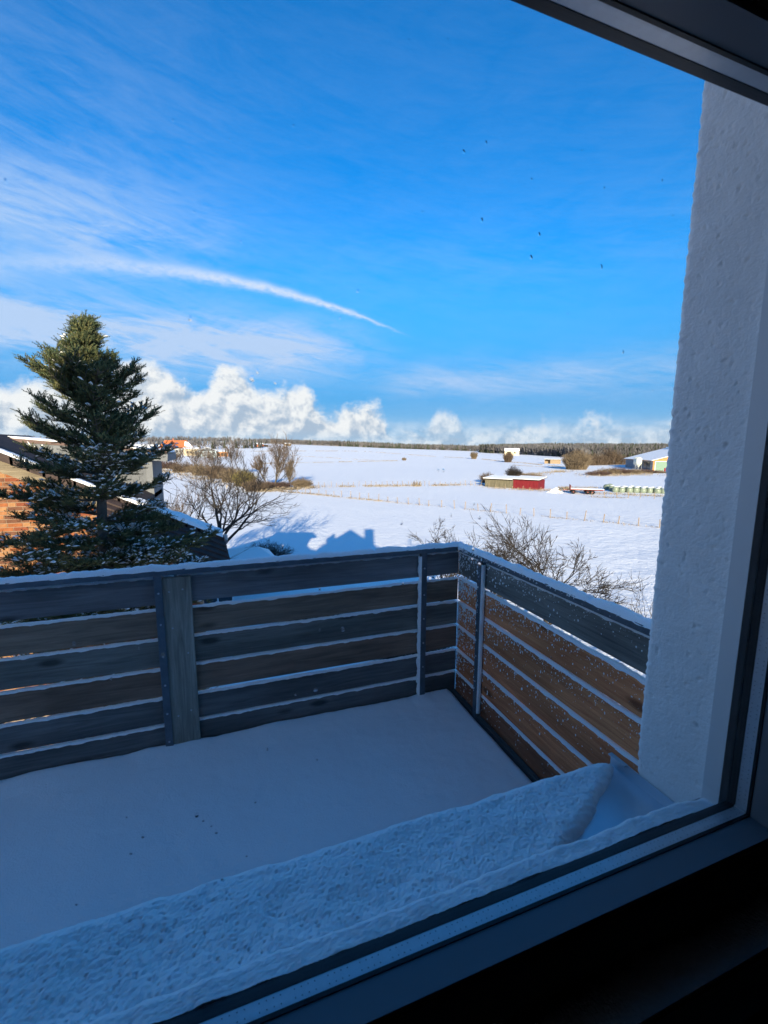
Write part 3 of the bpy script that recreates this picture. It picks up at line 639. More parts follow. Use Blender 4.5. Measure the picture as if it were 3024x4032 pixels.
# tiled skirt roof falling towards us below the lower end of the verge
def skirt():
    n = 7; x0, x1 = -2.3, -.06
    for k in range(n):
        t0, t1 = k / n, (k + 1.12) / n
        def pt(x, t): return Vector((x + .16 * t * (1 if x > -1 else 0), 10.44 - 1.15 * t, vt(x) - .05 - .62 * t))
        a, b, c, d = pt(x0, t0), pt(x1, t0), pt(x1, t1), pt(x0, t1); up = Vector((0, -.01, .035)); mb = MB(); q = [a, b, c + up, d + up]; lo = [p - Vector((0, 0, .04)) for p in q]
        mb.face(q); mb.face(lo[::-1])
        for i in range(4): j = (i + 1) % 4; mb.face([q[i], lo[i], lo[j], q[j]])
        mb.build('tile_course', 'roof_tile', rf, off=NB)
skirt()
nt_ = 19
for k in range(nt_):
    a = RX + (ex - RX) * k / nt_; b = RX + (ex - RX) * (k + 1) / nt_ + .05
    mb = MB(); mb.prism([(a, vt(a) + .012), (b, vt(b) + .028), (b, vt(b) - .135), (a, vt(a) - .150)], 1, 10.455, 10.60); mb.build('verge_tile', 'roof_tile', rf, off=NB)
def roof_snow():
    us = np.linspace(RX, ex + .02, 260); X = np.zeros((len(us), 22, 3))
    for i, x in enumerate(us):
        k = ss((x + 2.1) / .5); w = .20 + .10 * fbm(x * 1.7, 3, 0, 4) + k * .42; w = max(w, .02)
        g = 1.0 if fbm(x * 1.1, 7.7, 0, 3) < .22 or k > .5 else .0
        for j in range(22):
            t = j / 21; y = 10.462 + .02 * fbm(x * 9, 2, 0, 3) + w * t; th = (.055 + .035 * k) * (1 + .3 * fbm(x * 4, y * 4, 3, 3)) * min(1, (t * 9) ** .5) * min(1, ((1 - t) * 9) ** .5)
            X[i, j] = (x, y, vt(x) + .026 + th * g - (.06 if g == 0 else 0))
    X -= np.array(NB); grid_mesh('roof_snow', X, SNOWR, rf)
roof_snow()
# slate dormer on the right-hand slope
DY0, DY1, DX0, DX1 = 13.0, 14.9, -5.2, -1.80
def dz_(x): return EZ - .20 - .084 * (x + 1.40)
mb = MB(); mb.prism([(DX0, EZ - 3.0), (DX1, EZ - 3.0), (DX1, dz_(DX1) - .17), (DX0, dz_(DX0) - .17)], 1, DY0, DY1); dm = mb.build('dormer', 'slate', nb, off=NB)
mb = MB(); mb.prism([(DX0 - .3, dz_(DX0 - .3) - .21), (-1.40, dz_(-1.40) - .21), (-1.40, dz_(-1.40)), (DX0 - .3, dz_(DX0 - .3))], 1, DY0 - .18, DY1 + .18); mb.build('dormer_roof', 'slate', dm, off=NB)
mb = MB(); mb.prism([(DX0 - .3, dz_(DX0 - .3) + .002), (-1.39, dz_(-1.39) + .002), (-1.39, dz_(-1.39) + .055), (DX0 - .3, dz_(DX0 - .3) + .09)], 1, DY0 - .20, DY0 - .03); mb.build('dormer_edging', mat('brown_metal', (.12, .075, .065), .6, .3), dm, off=NB)
mb = MB(); mb.prism([(DX0 - .28, dz_(DX0) + .03), (-1.42, dz_(-1.42) + .01), (-1.42, dz_(-1.42) + .07), (-3.0, dz_(-3.0) + .10), (DX0 - .28, dz_(DX0) + .16)], 1, DY0 - .02, DY1 + .1); mb.build('dormer_snow', SNOWR, dm, off=NB)
mb = MB(); mb.box((DX1 - .14, DY0 - .022, vt(DX1) - .3), (DX1 + .012, DY0 - .004, dz_(DX1) - .215)); mb.build('corner_board', 'slate_light', dm, off=NB)
rg = random.Random(8); smesh = []
for k in range(4):
    mb = MB(); w = .19; h = .185
    mb.prism([(.004, .045 - .01 * k), (.05 + .02 * k, .004), (w - .06, 0), (w - .004, .04), (w - .002, h), (.002, h)], 1, -.008, 0); m_ = bpy.data.meshes.new('slate'); m_.from_pydata(mb.v, [], mb.f); m_.materials.append(MATS['slate' if k % 2 else 'slate_light']); smesh.append(m_)
row = 0; z = EZ - 1.60
while z < dz_(DX0) - .25:
    x = DX0 + .1 + (row % 2) * .095
    while x < DX1 - .16 - .17:
        if z + .12 > vt(x) and z + .17 < dz_(x + .19) - .19:
            o = link('slate', rg.choice(smesh), dm); o.location = (x - NB[0], DY0 - .004 - NB[1] - .006 * (row % 2), z - NB[2]); o.rotation_euler = (R_(-3.0), R_(rg.uniform(-1, 1)), 0)
        x += .193
    z += .135; row += 1
x = DX0 - .25
while x < -1.36 - .16:
    o = link('slate', rg.choice(smesh), dm); o.location = (x - NB[0], DY0 - .186 - NB[1], dz_(x + .1) - .205 - NB[2]); o.rotation_euler = (R_(-2), R_(4.8), 0); x += .193

# ------------------------------------------------------------------ trees
mat('bark_dark', (.040, .035, .030), .9, .1, var=.35, vscale=6, bump=.3, bscale=30)
mat('bark_grey', (.14, .115, .085), .9, .1, var=.35, vscale=5, bump=.3, bscale=30)
mat('twig_dark', (.036, .030, .025), .9, .1, var=.3, vscale=3)
mat('twig_brown', (.115, .085, .062), .9, .1, var=.35, vscale=2)
mat('twig_tan', (.17, .130, .088), .9, .1, var=.3, vscale=1.5)
mat('twig_olive', (.17, .145, .055), .9, .1, var=.3, vscale=2)
mat('twig_red', (.095, .062, .052), .9, .1, var=.3, vscale=2)
def bare_tree(name, label, loc, h, trunk_h, spread, seed, tm='bark_dark', cm='twig_dark', limbs=5, levels=4, up=.25, twig=.012, r0=.12, group=None, kids=(5, 5, 4), sides=3, wig=.22, first_ang=(35, 60), snow=0.0):
    """a leafless tree: tapered trunk with main limbs, and a crown of forking branches and twigs."""
    rg = random.Random(seed); T = thing(name, label, 'tree', loc, 0, group)
    trunk, crown = MB(), MB()
    def axis(d):
        a = Vector((rg.gauss(0, 1), rg.gauss(0, 1), rg.gauss(0, 1))); a = a - d * a.dot(d); return a.normalized()
    def grow(p, d, L, r, lv):
        n = 5 if lv < 2 else (4 if lv < levels else 3); path = [p.copy()]; rad = [r]; dd = d.copy(); q = p.copy(); re = r * (.55 if lv < levels else .35)
        for i in range(n):
            dd = (dd + axis(dd) * wig * rg.uniform(.3, 1.2) + Vector((0, 0, up * (.5 if lv == 0 else 1) * .35))).normalized(); q = q + dd * (L / n); path.append(q.copy()); rad.append(r + (re - r) * (i + 1) / n)
        (trunk if lv <= 1 else crown).tube(path, rad, 7 if lv == 0 else (5 if lv == 1 else (4 if lv == 2 else sides)), cap=lv < 2)
        if lv >= levels: return
        nk = limbs if lv == 0 else kids[min(lv - 1, len(kids) - 1)]
        for k in range(nk):
            t = (rg.uniform(.45, 1.0) if lv == 0 else rg.uniform(.25, 1.0)) if k else 1.0
            f = t * n; i = min(int(f), n - 1); b = path[i].lerp(path[i + 1], f - i); bd = (path[i + 1] - path[i]).normalized()
            ang = R_(rg.uniform(*first_ang) if lv == 0 else rg.uniform(22, 58)) * (.35 if k == 0 else 1)
            nd_ = (bd * math.cos(ang) + axis(bd) * math.sin(ang)).normalized()
            if lv == 0: nL = (h - trunk_h) * rg.uniform(.50, .75) * (spread if k else 1.0)
            else: nL = L * (rg.uniform(.5, .85) if lv == 1 else rg.uniform(.42, .72))
            if lv > 0 and nd_.z < -.25: nd_.z *= .3; nd_.normalize()
            grow(b, nd_, nL, max(rad[i] * rg.uniform(.50, .68), twig), lv + 1)
    grow(Vector((0, 0, -.1)), Vector((rg.uniform(-.05, .05), rg.uniform(-.05, .05), 1)).normalized(), trunk_h + .1, r0, 0)
    trunk.build('trunk', tm, T, True); crown.build('crown', cm, T, False)
    return T
def bush(name, label, loc, h, w, seed, n=220, cm='twig_brown', twig=.02, group=None, cat='bush', dome=1.0):
    rg = random.Random(seed); T = thing(name, label, cat, loc, 0, group); st, cr = MB(), MB()
    for k in range(n):
        a = rg.uniform(0, 6.283); rr = w * .30 * math.sqrt(rg.random()); b = Vector((rr * math.cos(a), rr * math.sin(a), -.05))
        t = rg.random() ** .6; hh = h * rg.uniform(.45, 1.0) * (1 - .45 * t * dome); oa = a + rg.uniform(-.6, .6); tip = Vector((w * .5 * t * math.cos(oa), w * .5 * t * math.sin(oa), hh))
        mid = b.lerp(tip, .5) + Vector((rg.gauss(0, .05) * w, rg.gauss(0, .05) * w, .08 * h)); tgt = st if k < n * .12 else cr
        tgt.tube([b, mid, tip], [twig * 1.6, twig, twig * .4], 3, cap=False)
        for j in range(4):
            f = rg.uniform(.35, .95); p0 = (b.lerp(mid, f * 2) if f < .5 else mid.lerp(tip, f * 2 - 1)); dd = Vector((rg.gauss(0, 1), rg.gauss(0, 1), abs(rg.gauss(.7, .6)))).normalized() * h * rg.uniform(.10, .26)
            cr.tube([p0, p0 + dd], [twig * .7, twig * .25], 3, cap=False)
    st.build('stems', cm, T); cr.build('crown', cm, T); return T

# the fir beside the brick house
mat('fir_needle', (.060, .080, .036), .7, .25, var=.5, vscale=7)
mat('fir_tip', (.130, .130, .052), .7, .25, var=.35, vscale=5)
mat('fir_bark', (.10, .092, .082), .95, .1, var=.3, vscale=10)
def fir():
    FX, FY = -1.62, 7.0; T = thing('fir_tree', 'tall dark green fir dusted with snow, standing before the brick house', 'tree', (FX, FY, 0))
    rg = random.Random(21); nr = np.random.default_rng(5)
    tr = MB(); zt = EZ + 1.66; path = [(.02 * math.sin(i), .02 * math.cos(i * 1.3), zt * i / 24) for i in range(25)]; tr.tube(path, [.16 * (1 - i / 24.6) ** .8 + .008 for i in range(25)], 9); tr.build('trunk', 'fir_bark', T, True)
    tw = MB(); S = []                                     # shoots: base, direction, length
    zz = [1.60, 1.45, 1.2, .95, .6, .2, -.3, -.9, -2, -6]; rr = [.03, .11, .29, .50, .80, .97, 1.06, 1.42, 1.72, 2.2]
    def rad(z): return float(np.interp(-z, [-q for q in zz], rr))
    def shoots_along(path, step, ln):
        for i in range(len(path) - 1):
            a, b = path[i], path[i + 1]; L = (b - a).length; d = (b - a) / max(L, 1e-6); k = max(1, int(L / step + rg.random()))
            s = d.cross(Vector((0, 0, 1)));  s = s.normalized() if s.length > .1 else Vector((1, 0, 0))
            for j in range(k):
                p = a + d * L * (j + rg.random()) / k; u = rg.random()
                dd = d * rg.uniform(.35, 1.0) + s * rg.choice((-1, 1)) * rg.uniform(.2, .9) + Vector((0, 0, rg.uniform(.2, 1.15) if u < .62 else rg.uniform(-.2, .2))); S.append((p, dd.normalized(), ln * rg.uniform(.65, 1.3)))
    def branch(z, a, L, elv, dens=1.0):
        d = Vector((math.cos(a), math.sin(a), 0)); n = 7; p = Vector((0, 0, EZ + z)); path = [p.copy()]; bend = rg.uniform(6, 20)
        for i in range(n):
            e = elv + R_(-bend * .5 + bend * i / n) + R_(rg.uniform(-5, 5)); yaw = rg.uniform(-.12, .12); d = Vector((d.x * math.cos(yaw) - d.y * math.sin(yaw), d.x * math.sin(yaw) + d.y * math.cos(yaw), 0))
            p = p + (d * math.cos(e) + Vector((0, 0, math.sin(e)))) * (L / n); path.append(p.copy())
        tw.tube(path, [max(.005, .018 * L ** .7 * (1 - i / (n + .6))) for i in range(n + 1)], 4, cap=False)
        shoots_along(path[2:], .030 / dens, .105)
        t = .20
        while t < .98:
            f = t * n; i = min(int(f), n - 1); b = path[i].lerp(path[i + 1], f - i); bd = (path[i + 1] - path[i]).normalized(); s = bd.cross(Vector((0, 0, 1))).normalized()
            for sg in (-1, 1):
                if rg.random() < .10: continue
                l2 = (.34 * L * (1 - t) ** .8 + .10) * rg.uniform(.5, 1.25); dr = (bd * rg.uniform(.5, .95) + s * sg * .7 + Vector((0, 0, rg.uniform(-.18, .34)))).normalized()
                q = [b, b + dr * l2 * .5 + Vector((0, 0, rg.uniform(-.03, .02))), b + dr * l2 + Vector((0, 0, rg.uniform(-.01, .06)))]
                tw.tube(q, [.007, .005, .003], 3, cap=False); shoots_along(q, .027 / dens if z > -2.6 else .09, .092); S.append((q[2], dr, .10))
            t += .080 / max(L, .3)
        S.append((path[-1], (path[-1] - path[-2]).normalized(), .13))
    z = 1.50
    while z > .52:                                          # dense top
        for k in range(8): branch(z + rg.uniform(-.06, .06), rg.uniform(0, 6.283), rad(z + .15) * rg.uniform(.62, 1.18), R_(rg.uniform(20, 42)), 1.3)
        z -= .095
    while z > -2.8:                                         # open whorls below
        a0 = rg.uniform(0, 6.283); nb_ = rg.choice((5, 6, 7))
        for k in range(nb_):
            a = a0 + 6.283 * k / nb_ + rg.uniform(-.4, .4); ev = 25 if z > -.2 else (25 + 26 * (z + .2) if z > -1 else 3); branch(z + rg.uniform(-.06, .06), a, rad(z + .3) * rg.uniform(.60, 1.14), R_(ev + rg.uniform(-8, 8)), 1.5 if z > -.4 else 1.7)
        for k in range(5 if z > -.25 else 1): branch(z - .15 + rg.uniform(-.06, .06), rg.uniform(0, 6.283), rad(z) * rg.uniform(.35, .6), R_(rg.uniform(8, 28)), 1.4)
        z -= .30 if z > -.2 else .28
    while z > -7.6:
        a0 = rg.uniform(0, 6.283)
        for k in range(6): branch(z, a0 + 1.047 * k + rg.uniform(-.3, .3), rad(z) * rg.uniform(.75, 1.05), R_(rg.uniform(-8, 4)), .6)
        z -= .75
    for k in range(18): S.append((Vector((rg.gauss(0, .01), rg.gauss(0, .01), EZ + 1.66 - .022 * k)), Vector((rg.gauss(0, .5), rg.gauss(0, .5), 1)).normalized(), .11))
    tw.build('branches', 'fir_bark', T)
    B = np.array([list(s[0]) for s in S]); Dr = np.array([list(s[1]) for s in S]); Ln = np.array([s[2] for s in S]); n = len(S); K = 14
    ref = np.where(np.abs(Dr[:, 2:3]) < .9, np.array([[0, 0, 1.0]]), np.array([[1.0, 0, 0]])); A = np.cross(Dr, ref); A /= np.linalg.norm(A, axis=1, keepdims=True); C = np.cross(Dr, A)
    V = np.zeros((n, K, 3, 3)); ph = nr.uniform(0, 6.283, n)
    for k in range(K):
        t = (k + .5) / K; an = ph + k * 2.4; rd = A * np.cos(an)[:, None] + C * np.sin(an)[:, None]; rd[:, 2] += .2
        base = B + Dr * (Ln * t)[:, None]; nl = nr.uniform(.022, .034, n)[:, None] * (1.15 - .45 * t); tip = base + (Dr * .62 + rd * .72) * nl; w = np.cross(Dr, rd) * .0058
        V[:, k, 0] = base - w; V[:, k, 1] = base + w; V[:, k, 2] = tip
    F = np.arange(n * K * 3).reshape(-1, 3); mi = np.repeat((nr.random(n) < .42).astype(np.int32), K)
    np_mesh('crown', V, F, ['fir_needle', 'fir_tip'], T, False, None, mi)
    # snow caught on the shoots
    zrel = B[:, 2] - EZ; lump = np.array([fbm(b[0] * 1.7, b[1] * 1.7, b[2] * 2.6, 2) for b in B]); pr = np.where(zrel < .1, .16 + .62 * lump, .015 + .05 * lump); pick = np.where((nr.random(n) < pr) & (Dr[:, 2] > -.25))[0]
    SV, SF = [], []
    for i in pick:
        d = Dr[i].copy(); d[2] *= .6; l = Ln[i] * rg.uniform(.6, 1.25); w = rg.uniform(.012, .030); s = np.cross(d, (0, 0, 1.0)); s /= max(np.linalg.norm(s), 1e-5); c = B[i] + Dr[i] * Ln[i] * .6 + np.array((0, 0, .014)); b = len(SV)
        for q in range(7):
            a = 6.283 * q / 7; SV.append(c + d * l * .5 * math.cos(a) * rg.uniform(.75, 1.15) + s * w * math.sin(a) * rg.uniform(.7, 1.3))
        SV.append(c + np.array((0, 0, rg.uniform(.010, .022)))); SV.append(c - np.array((0, 0, .008)))
        for q in range(7): SF += [(b + q, b + (q + 1) % 7, b + 7), (b + (q + 1) % 7, b + q, b + 8)]
    np_mesh('snow', np.array(SV), np.array(SF), SNOWR, T, True, 'stuff')
fir()

# bare garden and orchard trees
def loc(a, r, dz=0.0): x, y, z = gp(a, r); return (x, y, z + dz)
bare_tree('bare_tree', 'large spreading leafless tree beside the snowy roof of the brick house', loc(-1.0, 30), 8.7, 3.9, 1.0, 5, limbs=8, levels=5, up=.12, r0=.23, twig=.013, kids=(5, 4, 4, 3), first_ang=(35, 80))
bare_tree('bare_tree', 'slim leafless tree half hidden behind the fir', loc(-5.2, 31), 6.8, 3.2, .8, 17, limbs=6, levels=5, up=.25, r0=.11, twig=.010, kids=(5, 4, 4, 3), first_ang=(20, 50), cm='twig_brown')
AP = 'apple trees beyond the balcony'
bare_tree('apple_tree', 'broad leafless apple tree with tangled twigs beyond the side railing', loc(41.2, 20.5), 4.6, 2.1, 1.25, 31, limbs=8, levels=5, up=.10, r0=.14, twig=.012, kids=(5, 4, 4, 3), first_ang=(38, 76))
bare_tree('apple_tree', 'smaller leafless apple tree behind the corner of the railing', loc(34.0, 22.5), 4.4, 2.2, 1.0, 44, limbs=8, levels=5, up=.10, r0=.11, twig=.012, kids=(5, 4, 4, 3), first_ang=(25, 60))
bare_tree('apple_tree', 'low leafless apple tree just showing over the front handrail', loc(27.6, 23), 4.5, 2.2, 1.0, 52, limbs=6, levels=5, up=.08, r0=.10, twig=.012, kids=(5, 4, 4, 3), first_ang=(30, 65))
bare_tree('apple_tree', 'leafless young apple tree close to the white wall', loc(52.0, 15.5), 4.9, 2.3, 1.0, 63, limbs=5, levels=5, up=.1, r0=.07, twig=.009, kids=(5, 4, 4, 2), first_ang=(30, 70))
bush('garden_bush', 'dark leafless bush beside the snowy garden hut', loc(4.4, 34), 2.1, 4.6, 5, 420, 'twig_dark', .012)
bush('garden_bush', 'dark low bush in the garden below the middle of the railing', loc(9.5, 22), 1.5, 4.0, 6, 420, 'twig_dark', .010)
bush('garden_bush', 'dense dark shrub under the fir by the brick wall', loc(-14.5, 9.0), 4.2, 3.2, 7, 500, 'twig_dark', .008)
bush('garden_bush', 'dark twiggy shrub under the corner of the railing', loc(24.0, 17), 2.2, 4.0, 9, 420, 'twig_dark', .009)

# hedge, willows and alders at the edge of the field
HG = 'shrubs of the field hedge'
for i, (a, r, h, w, cm, lb) in enumerate([(-6.6, 196, 5.0, 13, 'twig_red', 'reddish brown shrub at the far end of the hedge near the farm'), (-4.4, 168, 5.2, 12, 'twig_brown', 'brown hedge shrub between the red-brown shrub and the tall thicket'), (-2.4, 148, 5.6, 11, 'twig_tan', 'tan twiggy thicket in the middle of the hedge'), (-.6, 132, 6.0, 10, 'twig_brown', 'tall brown thicket in the hedge below the grey hall'), (1.0, 118, 5.2, 9, 'twig_tan', 'tan shrub of the hedge beside the yellow-green willow'), (2.3, 104, 5.6, 6.4, 'twig_olive', 'yellow green willow bush in the field hedge'), (3.6, 92, 3.6, 7.0, 'twig_brown', 'dense brown bush in front of the yellow-green willow'), (5.3, 97, 2.2, 5, 'twig_red', 'low reddish scrub at the foot of the tall alder'), (6.8, 97, 2.0, 4.6, 'twig_red', 'low scrub between the alder and the small pale tree'), (9.2, 98, 3.0, 5.6, 'twig_tan', 'pale rounded bush ending the hedge by the fence')]):
    bush('hedge_shrub', lb, loc(a, r), h * .82, w, 100 + i, 430, cm, .028 if r < 110 else .04, HG)
bare_tree('alder_tree', 'tall leafless alder with upswept branches at the field edge', loc(5.95, 96), 9.4, 3.2, .9, 71, 'bark_grey', 'twig_brown', limbs=9, levels=4, up=.75, r0=.16, twig=.03, kids=(6, 5, 4), first_ang=(12, 34))
bare_tree('alder_tree', 'leafless alder leaning against the left of the taller one', loc(4.9, 101), 7.6, 2.6, .8, 73, 'bark_grey', 'twig_brown', limbs=7, levels=4, up=.5, r0=.12, twig=.03, kids=(6, 5, 4), first_ang=(15, 40))
bare_tree('alder_tree', 'small pale leafless tree standing right of the tall alder', loc(7.75, 98), 5.2, 1.2, .9, 75, 'bark_grey', 'twig_tan', limbs=8, levels=4, up=.7, r0=.10, twig=.03, kids=(6, 5, 4), first_ang=(12, 35))
for i, (a, r, h, lb) in enumerate([(-3.0, 150, 9.0, 'leafless tree rising out of the hedge before the yellow farmhouse'), (-.9, 140, 8.0, 'leafless tree in the hedge before the grey hall'), (.8, 150, 9.0, 'leafless tree rising from the hedge right of the grey hall'), (-5.2, 170, 8.0, 'leafless tree in the hedge before the orange farmhouse roof')]):
    bare_tree('field_tree', lb, loc(a, r), h, h * .3, .9, 81 + i, 'bark_grey', 'twig_brown', limbs=7, levels=4, up=.5, r0=.13, twig=.035, kids=(6, 5, 3), first_ang=(20, 50))
bush('field_tree', 'small round leafless tree alone on the far snowfield', loc(31.4, 335), 5.6, 5.8, 91, 300, 'twig_tan', .07, 'lone trees on the far field', 'tree', .3)
bush('field_tree', 'leafless tree on the far snowfield below the white hut', loc(35.6, 278), 6.4, 6.8, 92, 260, 'twig_brown', .06, 'lone trees on the far field', 'tree', .3)
bush('field_bush', 'tiny bush in the middle of the far snowfield', loc(22.5, 280), 2.4, 3.5, 93, 120, 'twig_tan', .05)
bush('field_bush', 'big rounded brown bush at the bend of the field track', loc(43.5, 198), 9.5, 13, 94, 700, 'twig_tan', .05)
for i in range(6):
    bush('field_bush', ['low tan thicket beside the big brown bush', 'thin thicket in the second place from the big brown bush', 'thin thicket half way from the big bush to the barn', 'tall thin leafless tree near the barn', 'leafless thicket behind the tall thin tree', 'leafless thicket touching the barn corner'][i], loc(45.0 + .62 * i, 247 + 5 * i), [6, 7, 6, 10, 8, 6][i], [7, 8, 8, 8, 8, 9][i], 110 + i, 170, 'twig_brown', .05, 'thickets towards the barn', 'bush', .4)
bush('field_bush', 'leafless bush behind the left end of the red and yellow shed', loc(33.2, 116), 3.4, 5.5, 131, 200, 'twig_brown', .03)
bush('field_bush', 'rounded dark bush above the roof of the red and yellow shed', loc(36.4, 134), 4.4, 5.5, 132, 260, 'twig_dark', .03)
bush('field_bush', 'low brown scrub behind the red end of the shed', loc(38.2, 130), 2.4, 8.0, 133, 260, 'twig_brown', .03)
for i, (a, r, h, w) in enumerate([(45.9, 160, 1.8, 9), (46.9, 168, 2.6, 9), (48.0, 172, 2.8, 9), (49.2, 176, 2.0, 10), (50.4, 182, 1.8, 10), (51.6, 186, 1.2, 10)]):
    bush('scrub', ['frosty scrub farthest from the silos on the mound', 'frosty scrub next along the mound', 'tallest frosty scrub on the mound before the barn', 'frosty scrub in front of the barn side wall', 'frosty scrub at the foot of the silos', 'low frosty scrub before the green barn door'][i], loc(a, r), h, w, 140 + i, 260, 'twig_tan' if i % 2 else 'twig_red', .035, 'scrub before the barn', 'bush')
#@PART4
# ------------------------------------------------------------------ farm buildings and field furniture
mat('wall_cream', (.62, .52, .36), .85, .15, var=.12, vscale=1.5)
mat('wall_grey', (.34, .35, .36), .85, .15, var=.15, vscale=1.5)
mat('sheet_blue', (.36, .43, .47), .55, .35, var=.10, vscale=1.0)
mat('sheet_dark', (.20, .22, .25), .6, .3, var=.15, vscale=1.0)
mat('tile_orange', (.48, .155, .06), .8, .2, var=.25, vscale=1.5)
mat('tile_red', (.36, .13, .085), .8, .2, var=.25, vscale=1.5)
mat('glass_dark', (.03, .035, .045), .15, .5)
mat('shed_red', (.17, .014, .019), .7, .25, var=.22, vscale=1.2, stretch=(3, 3, .6))
mat('shed_cream', (.145, .128, .085), .8, .2, var=.25, vscale=1.0, stretch=(3, 3, .6))
mat('dark_wood', (.05, .038, .03), .85, .15, var=.3)
mat('barn_wood', (.50, .22, .09), .75, .2, var=.15, vscale=1.2)
mat('barn_door', (.17, .26, .20), .6, .3, var=.1)
mat('silo_white', (.66, .66, .58), .4, .4, var=.08)
mat('bale_wrap', (.20, .24, .18), .35, .45, var=.22, vscale=2.5, bump=.3, bscale=9)
mat('trailer_red', (.26, .055, .045), .6, .3, var=.25, vscale=3)
mat('tyre', (.015, .015, .016), .8, .2)
mat('post_wood', (.30, .225, .15), .9, .1, var=.35, vscale=12)
mat('wire', (.25, .25, .25), .5, .4, .6)
mat('hay', (.33, .27, .19), .95, .05, var=.3, vscale=3)
mat('hay_dark', (.17, .135, .095), .95, .05, var=.3, vscale=3)
mat('red_paint', (.45, .03, .03), .5, .3)

def gable_box(T, lx, ly, h, rh, wall, roofm, snow=.08, over=.35, hip=0.0, axis=0):
    """walls lx by ly about the origin with a ridge along x (axis 0) or y, plus a snowed roof."""
    mb = MB(); mb.box((-lx / 2, -ly / 2, -.6), (lx / 2, ly / 2, h))
    if not hip:
        if axis == 0: mb.prism([(-ly / 2, h), (ly / 2, h), (0, h + rh)], 0, -lx / 2, lx / 2)
        else: mb.prism([(-lx / 2, h), (lx / 2, h), (0, h + rh)], 1, -ly / 2, ly / 2)
    w = mb.build('wall', wall, T); ox, oy = lx / 2 + over, ly / 2 + over
    def roof_shell(z0, th, inset):
        mb = MB(); a, b = ox - inset, oy - inset
        if axis == 0:
            hx = a - hip * lx / 2; c = [(-a, -b), (a, -b), (a, b), (-a, b)]; r0, r1 = (-hx, 0), (hx, 0)
        else:
            hx = b - hip * ly / 2; c = [(a, -b), (a, b), (-a, b), (-a, -b)]; r0, r1 = (0, -hx), (0, hx)
        ze = h - over * rh / ((ly if axis == 0 else lx) / 2) + z0; zr = h + rh + z0
        q = [Vector((x, y, ze)) for x, y in c]; R0, R1 = Vector((*r0, zr)), Vector((*r1, zr)); t = Vector((0, 0, th))
        for f in ((q[0], q[1], R1, R0), (q[2], q[3], R0, R1), (q[1], q[2], R1), (q[3], q[0], R0)):
            mb.face([p + t for p in f]); mb.face([p for p in f][::-1])
        for k in range(4): l = (k + 1) % 4; mb.face([q[k], q[l], q[l] + t, q[k] + t])
        return mb
    r = roof_shell(.02, .12, 0).build('roof', roofm, T)
    if snow: roof_shell(.145, snow, .06).build('roof_snow', SNOWR, r)
    return w, r
def opening(w, p, size, m='glass_dark', name='window', facing='y', frame=True):
    """a framed window or door set 3 cm proud of a wall that faces -y or +-x in the thing's own space."""
    x, y, z = p; a, b = size
    mb = MB()
    if facing == 'y': mb.box((x - a / 2, y - .03, z), (x + a / 2, y + .01, z + b))
    else:
        s = -1 if facing == '-x' else 1; mb.box((min(x, x + s * .03), y - a / 2, z), (max(x, x + s * .03), y + a / 2, z + b))
    return mb.build(name, m, w)

def place(a, r): x, y, z = gp(a, r); return (x, y, z)
# farmhouse with the orange roof
T = thing('farmhouse', 'farmhouse with a large orange tiled hipped roof patched with snow', 'house', place(-5.25, 362), R_(8))
w, r = gable_box(T, 23, 13, 4.6, 5.2, 'wall_grey', 'tile_orange', 0, .5, .42)
for x in (-8, -4, 0, 4, 8): opening(w, (x, -6.5, 1.2), (1.3, 1.7))
mb = MB(); mb.face([(5.2, -5.4, 5.72), (11.0, -6.6, 4.72), (11.4, -3.0, 4.9), (8.2, -2.2, 8.25), (6.0, -1.6, 8.95)]); o = mb.build('roof_snow', SNOWR, r); o.modifiers.new('thick', 'SOLIDIFY').thickness = -.35
mb = MB(); mb.box((-2, -.4, 9.3), (-1.2, .4, 11.2)); mb.build('chimney', 'tile_red', r)
T = thing('farm_building', 'low cream farm building with flat snowy roof beside the orange roof', 'house', place(-3.6, 338), R_(10))
w, r = gable_box(T, 10, 9, 4.3, .9, 'wall_cream', 'sheet_dark', .22, .4)
for x in (-3.2, -1): opening(w, (x, -4.5, 1.4), (1.1, 1.4))
opening(w, (2.4, -4.5, .3), (2.4, 2.8), 'sheet_dark', 'door')
T = thing('farm_hall', 'pale blue metal hall with shallow snowy gable', 'hall', place(-1.95, 322), R_(4))
w, r = gable_box(T, 11.5, 16, 3.8, 2.0, 'sheet_blue', 'sheet_dark', .18, .3, 0, 1)
opening(w, (0, -8, 0), (4.2, 3.4), 'sheet_dark', 'door'); opening(w, (-4, -8, 2.0), (1.6, .9)); opening(w, (4, -8, 2.0), (1.6, .9))
T = thing('farm_shed', 'low brown shed at the right end of the blue metal hall', 'shed', place(-.25, 321), R_(4))
w, r = gable_box(T, 7.5, 7, 2.9, .7, 'barn_wood', 'dark_wood', .12, .3)
for x in (-2.2, 0, 2.2): opening(w, (x, -3.5, .2), (1.5, 2.0), 'dark_wood', 'door')
T = thing('farm_building', 'long white roofed building at the left end of the farm', 'house', place(-8.4, 372), R_(6))
w, r = gable_box(T, 18, 10, 3.6, 2.4, 'wall_cream', 'sheet_dark', .2, .4)
for x in (-6, -2, 2, 6): opening(w, (x, -5, 1.1), (1.4, 1.5))
T = thing('field_hut', 'tiny red and orange hut on the crest of the far field', 'hut', place(4.15, 515), R_(20))
w, r = gable_box(T, 8, 6, 2.7, 1.3, 'tile_orange', 'dark_wood', .14); opening(w, (1.5, -3, 0), (2.5, 2.2), 'dark_wood', 'door')
mb = MB(); mb.box((4.0, -3.0, -.3), (9.5, 2.5, 1.9)); mb.box((4.0, -3.2, 1.9), (9.7, 2.6, 2.15)); mb.build('lean_to', 'dark_wood', T)
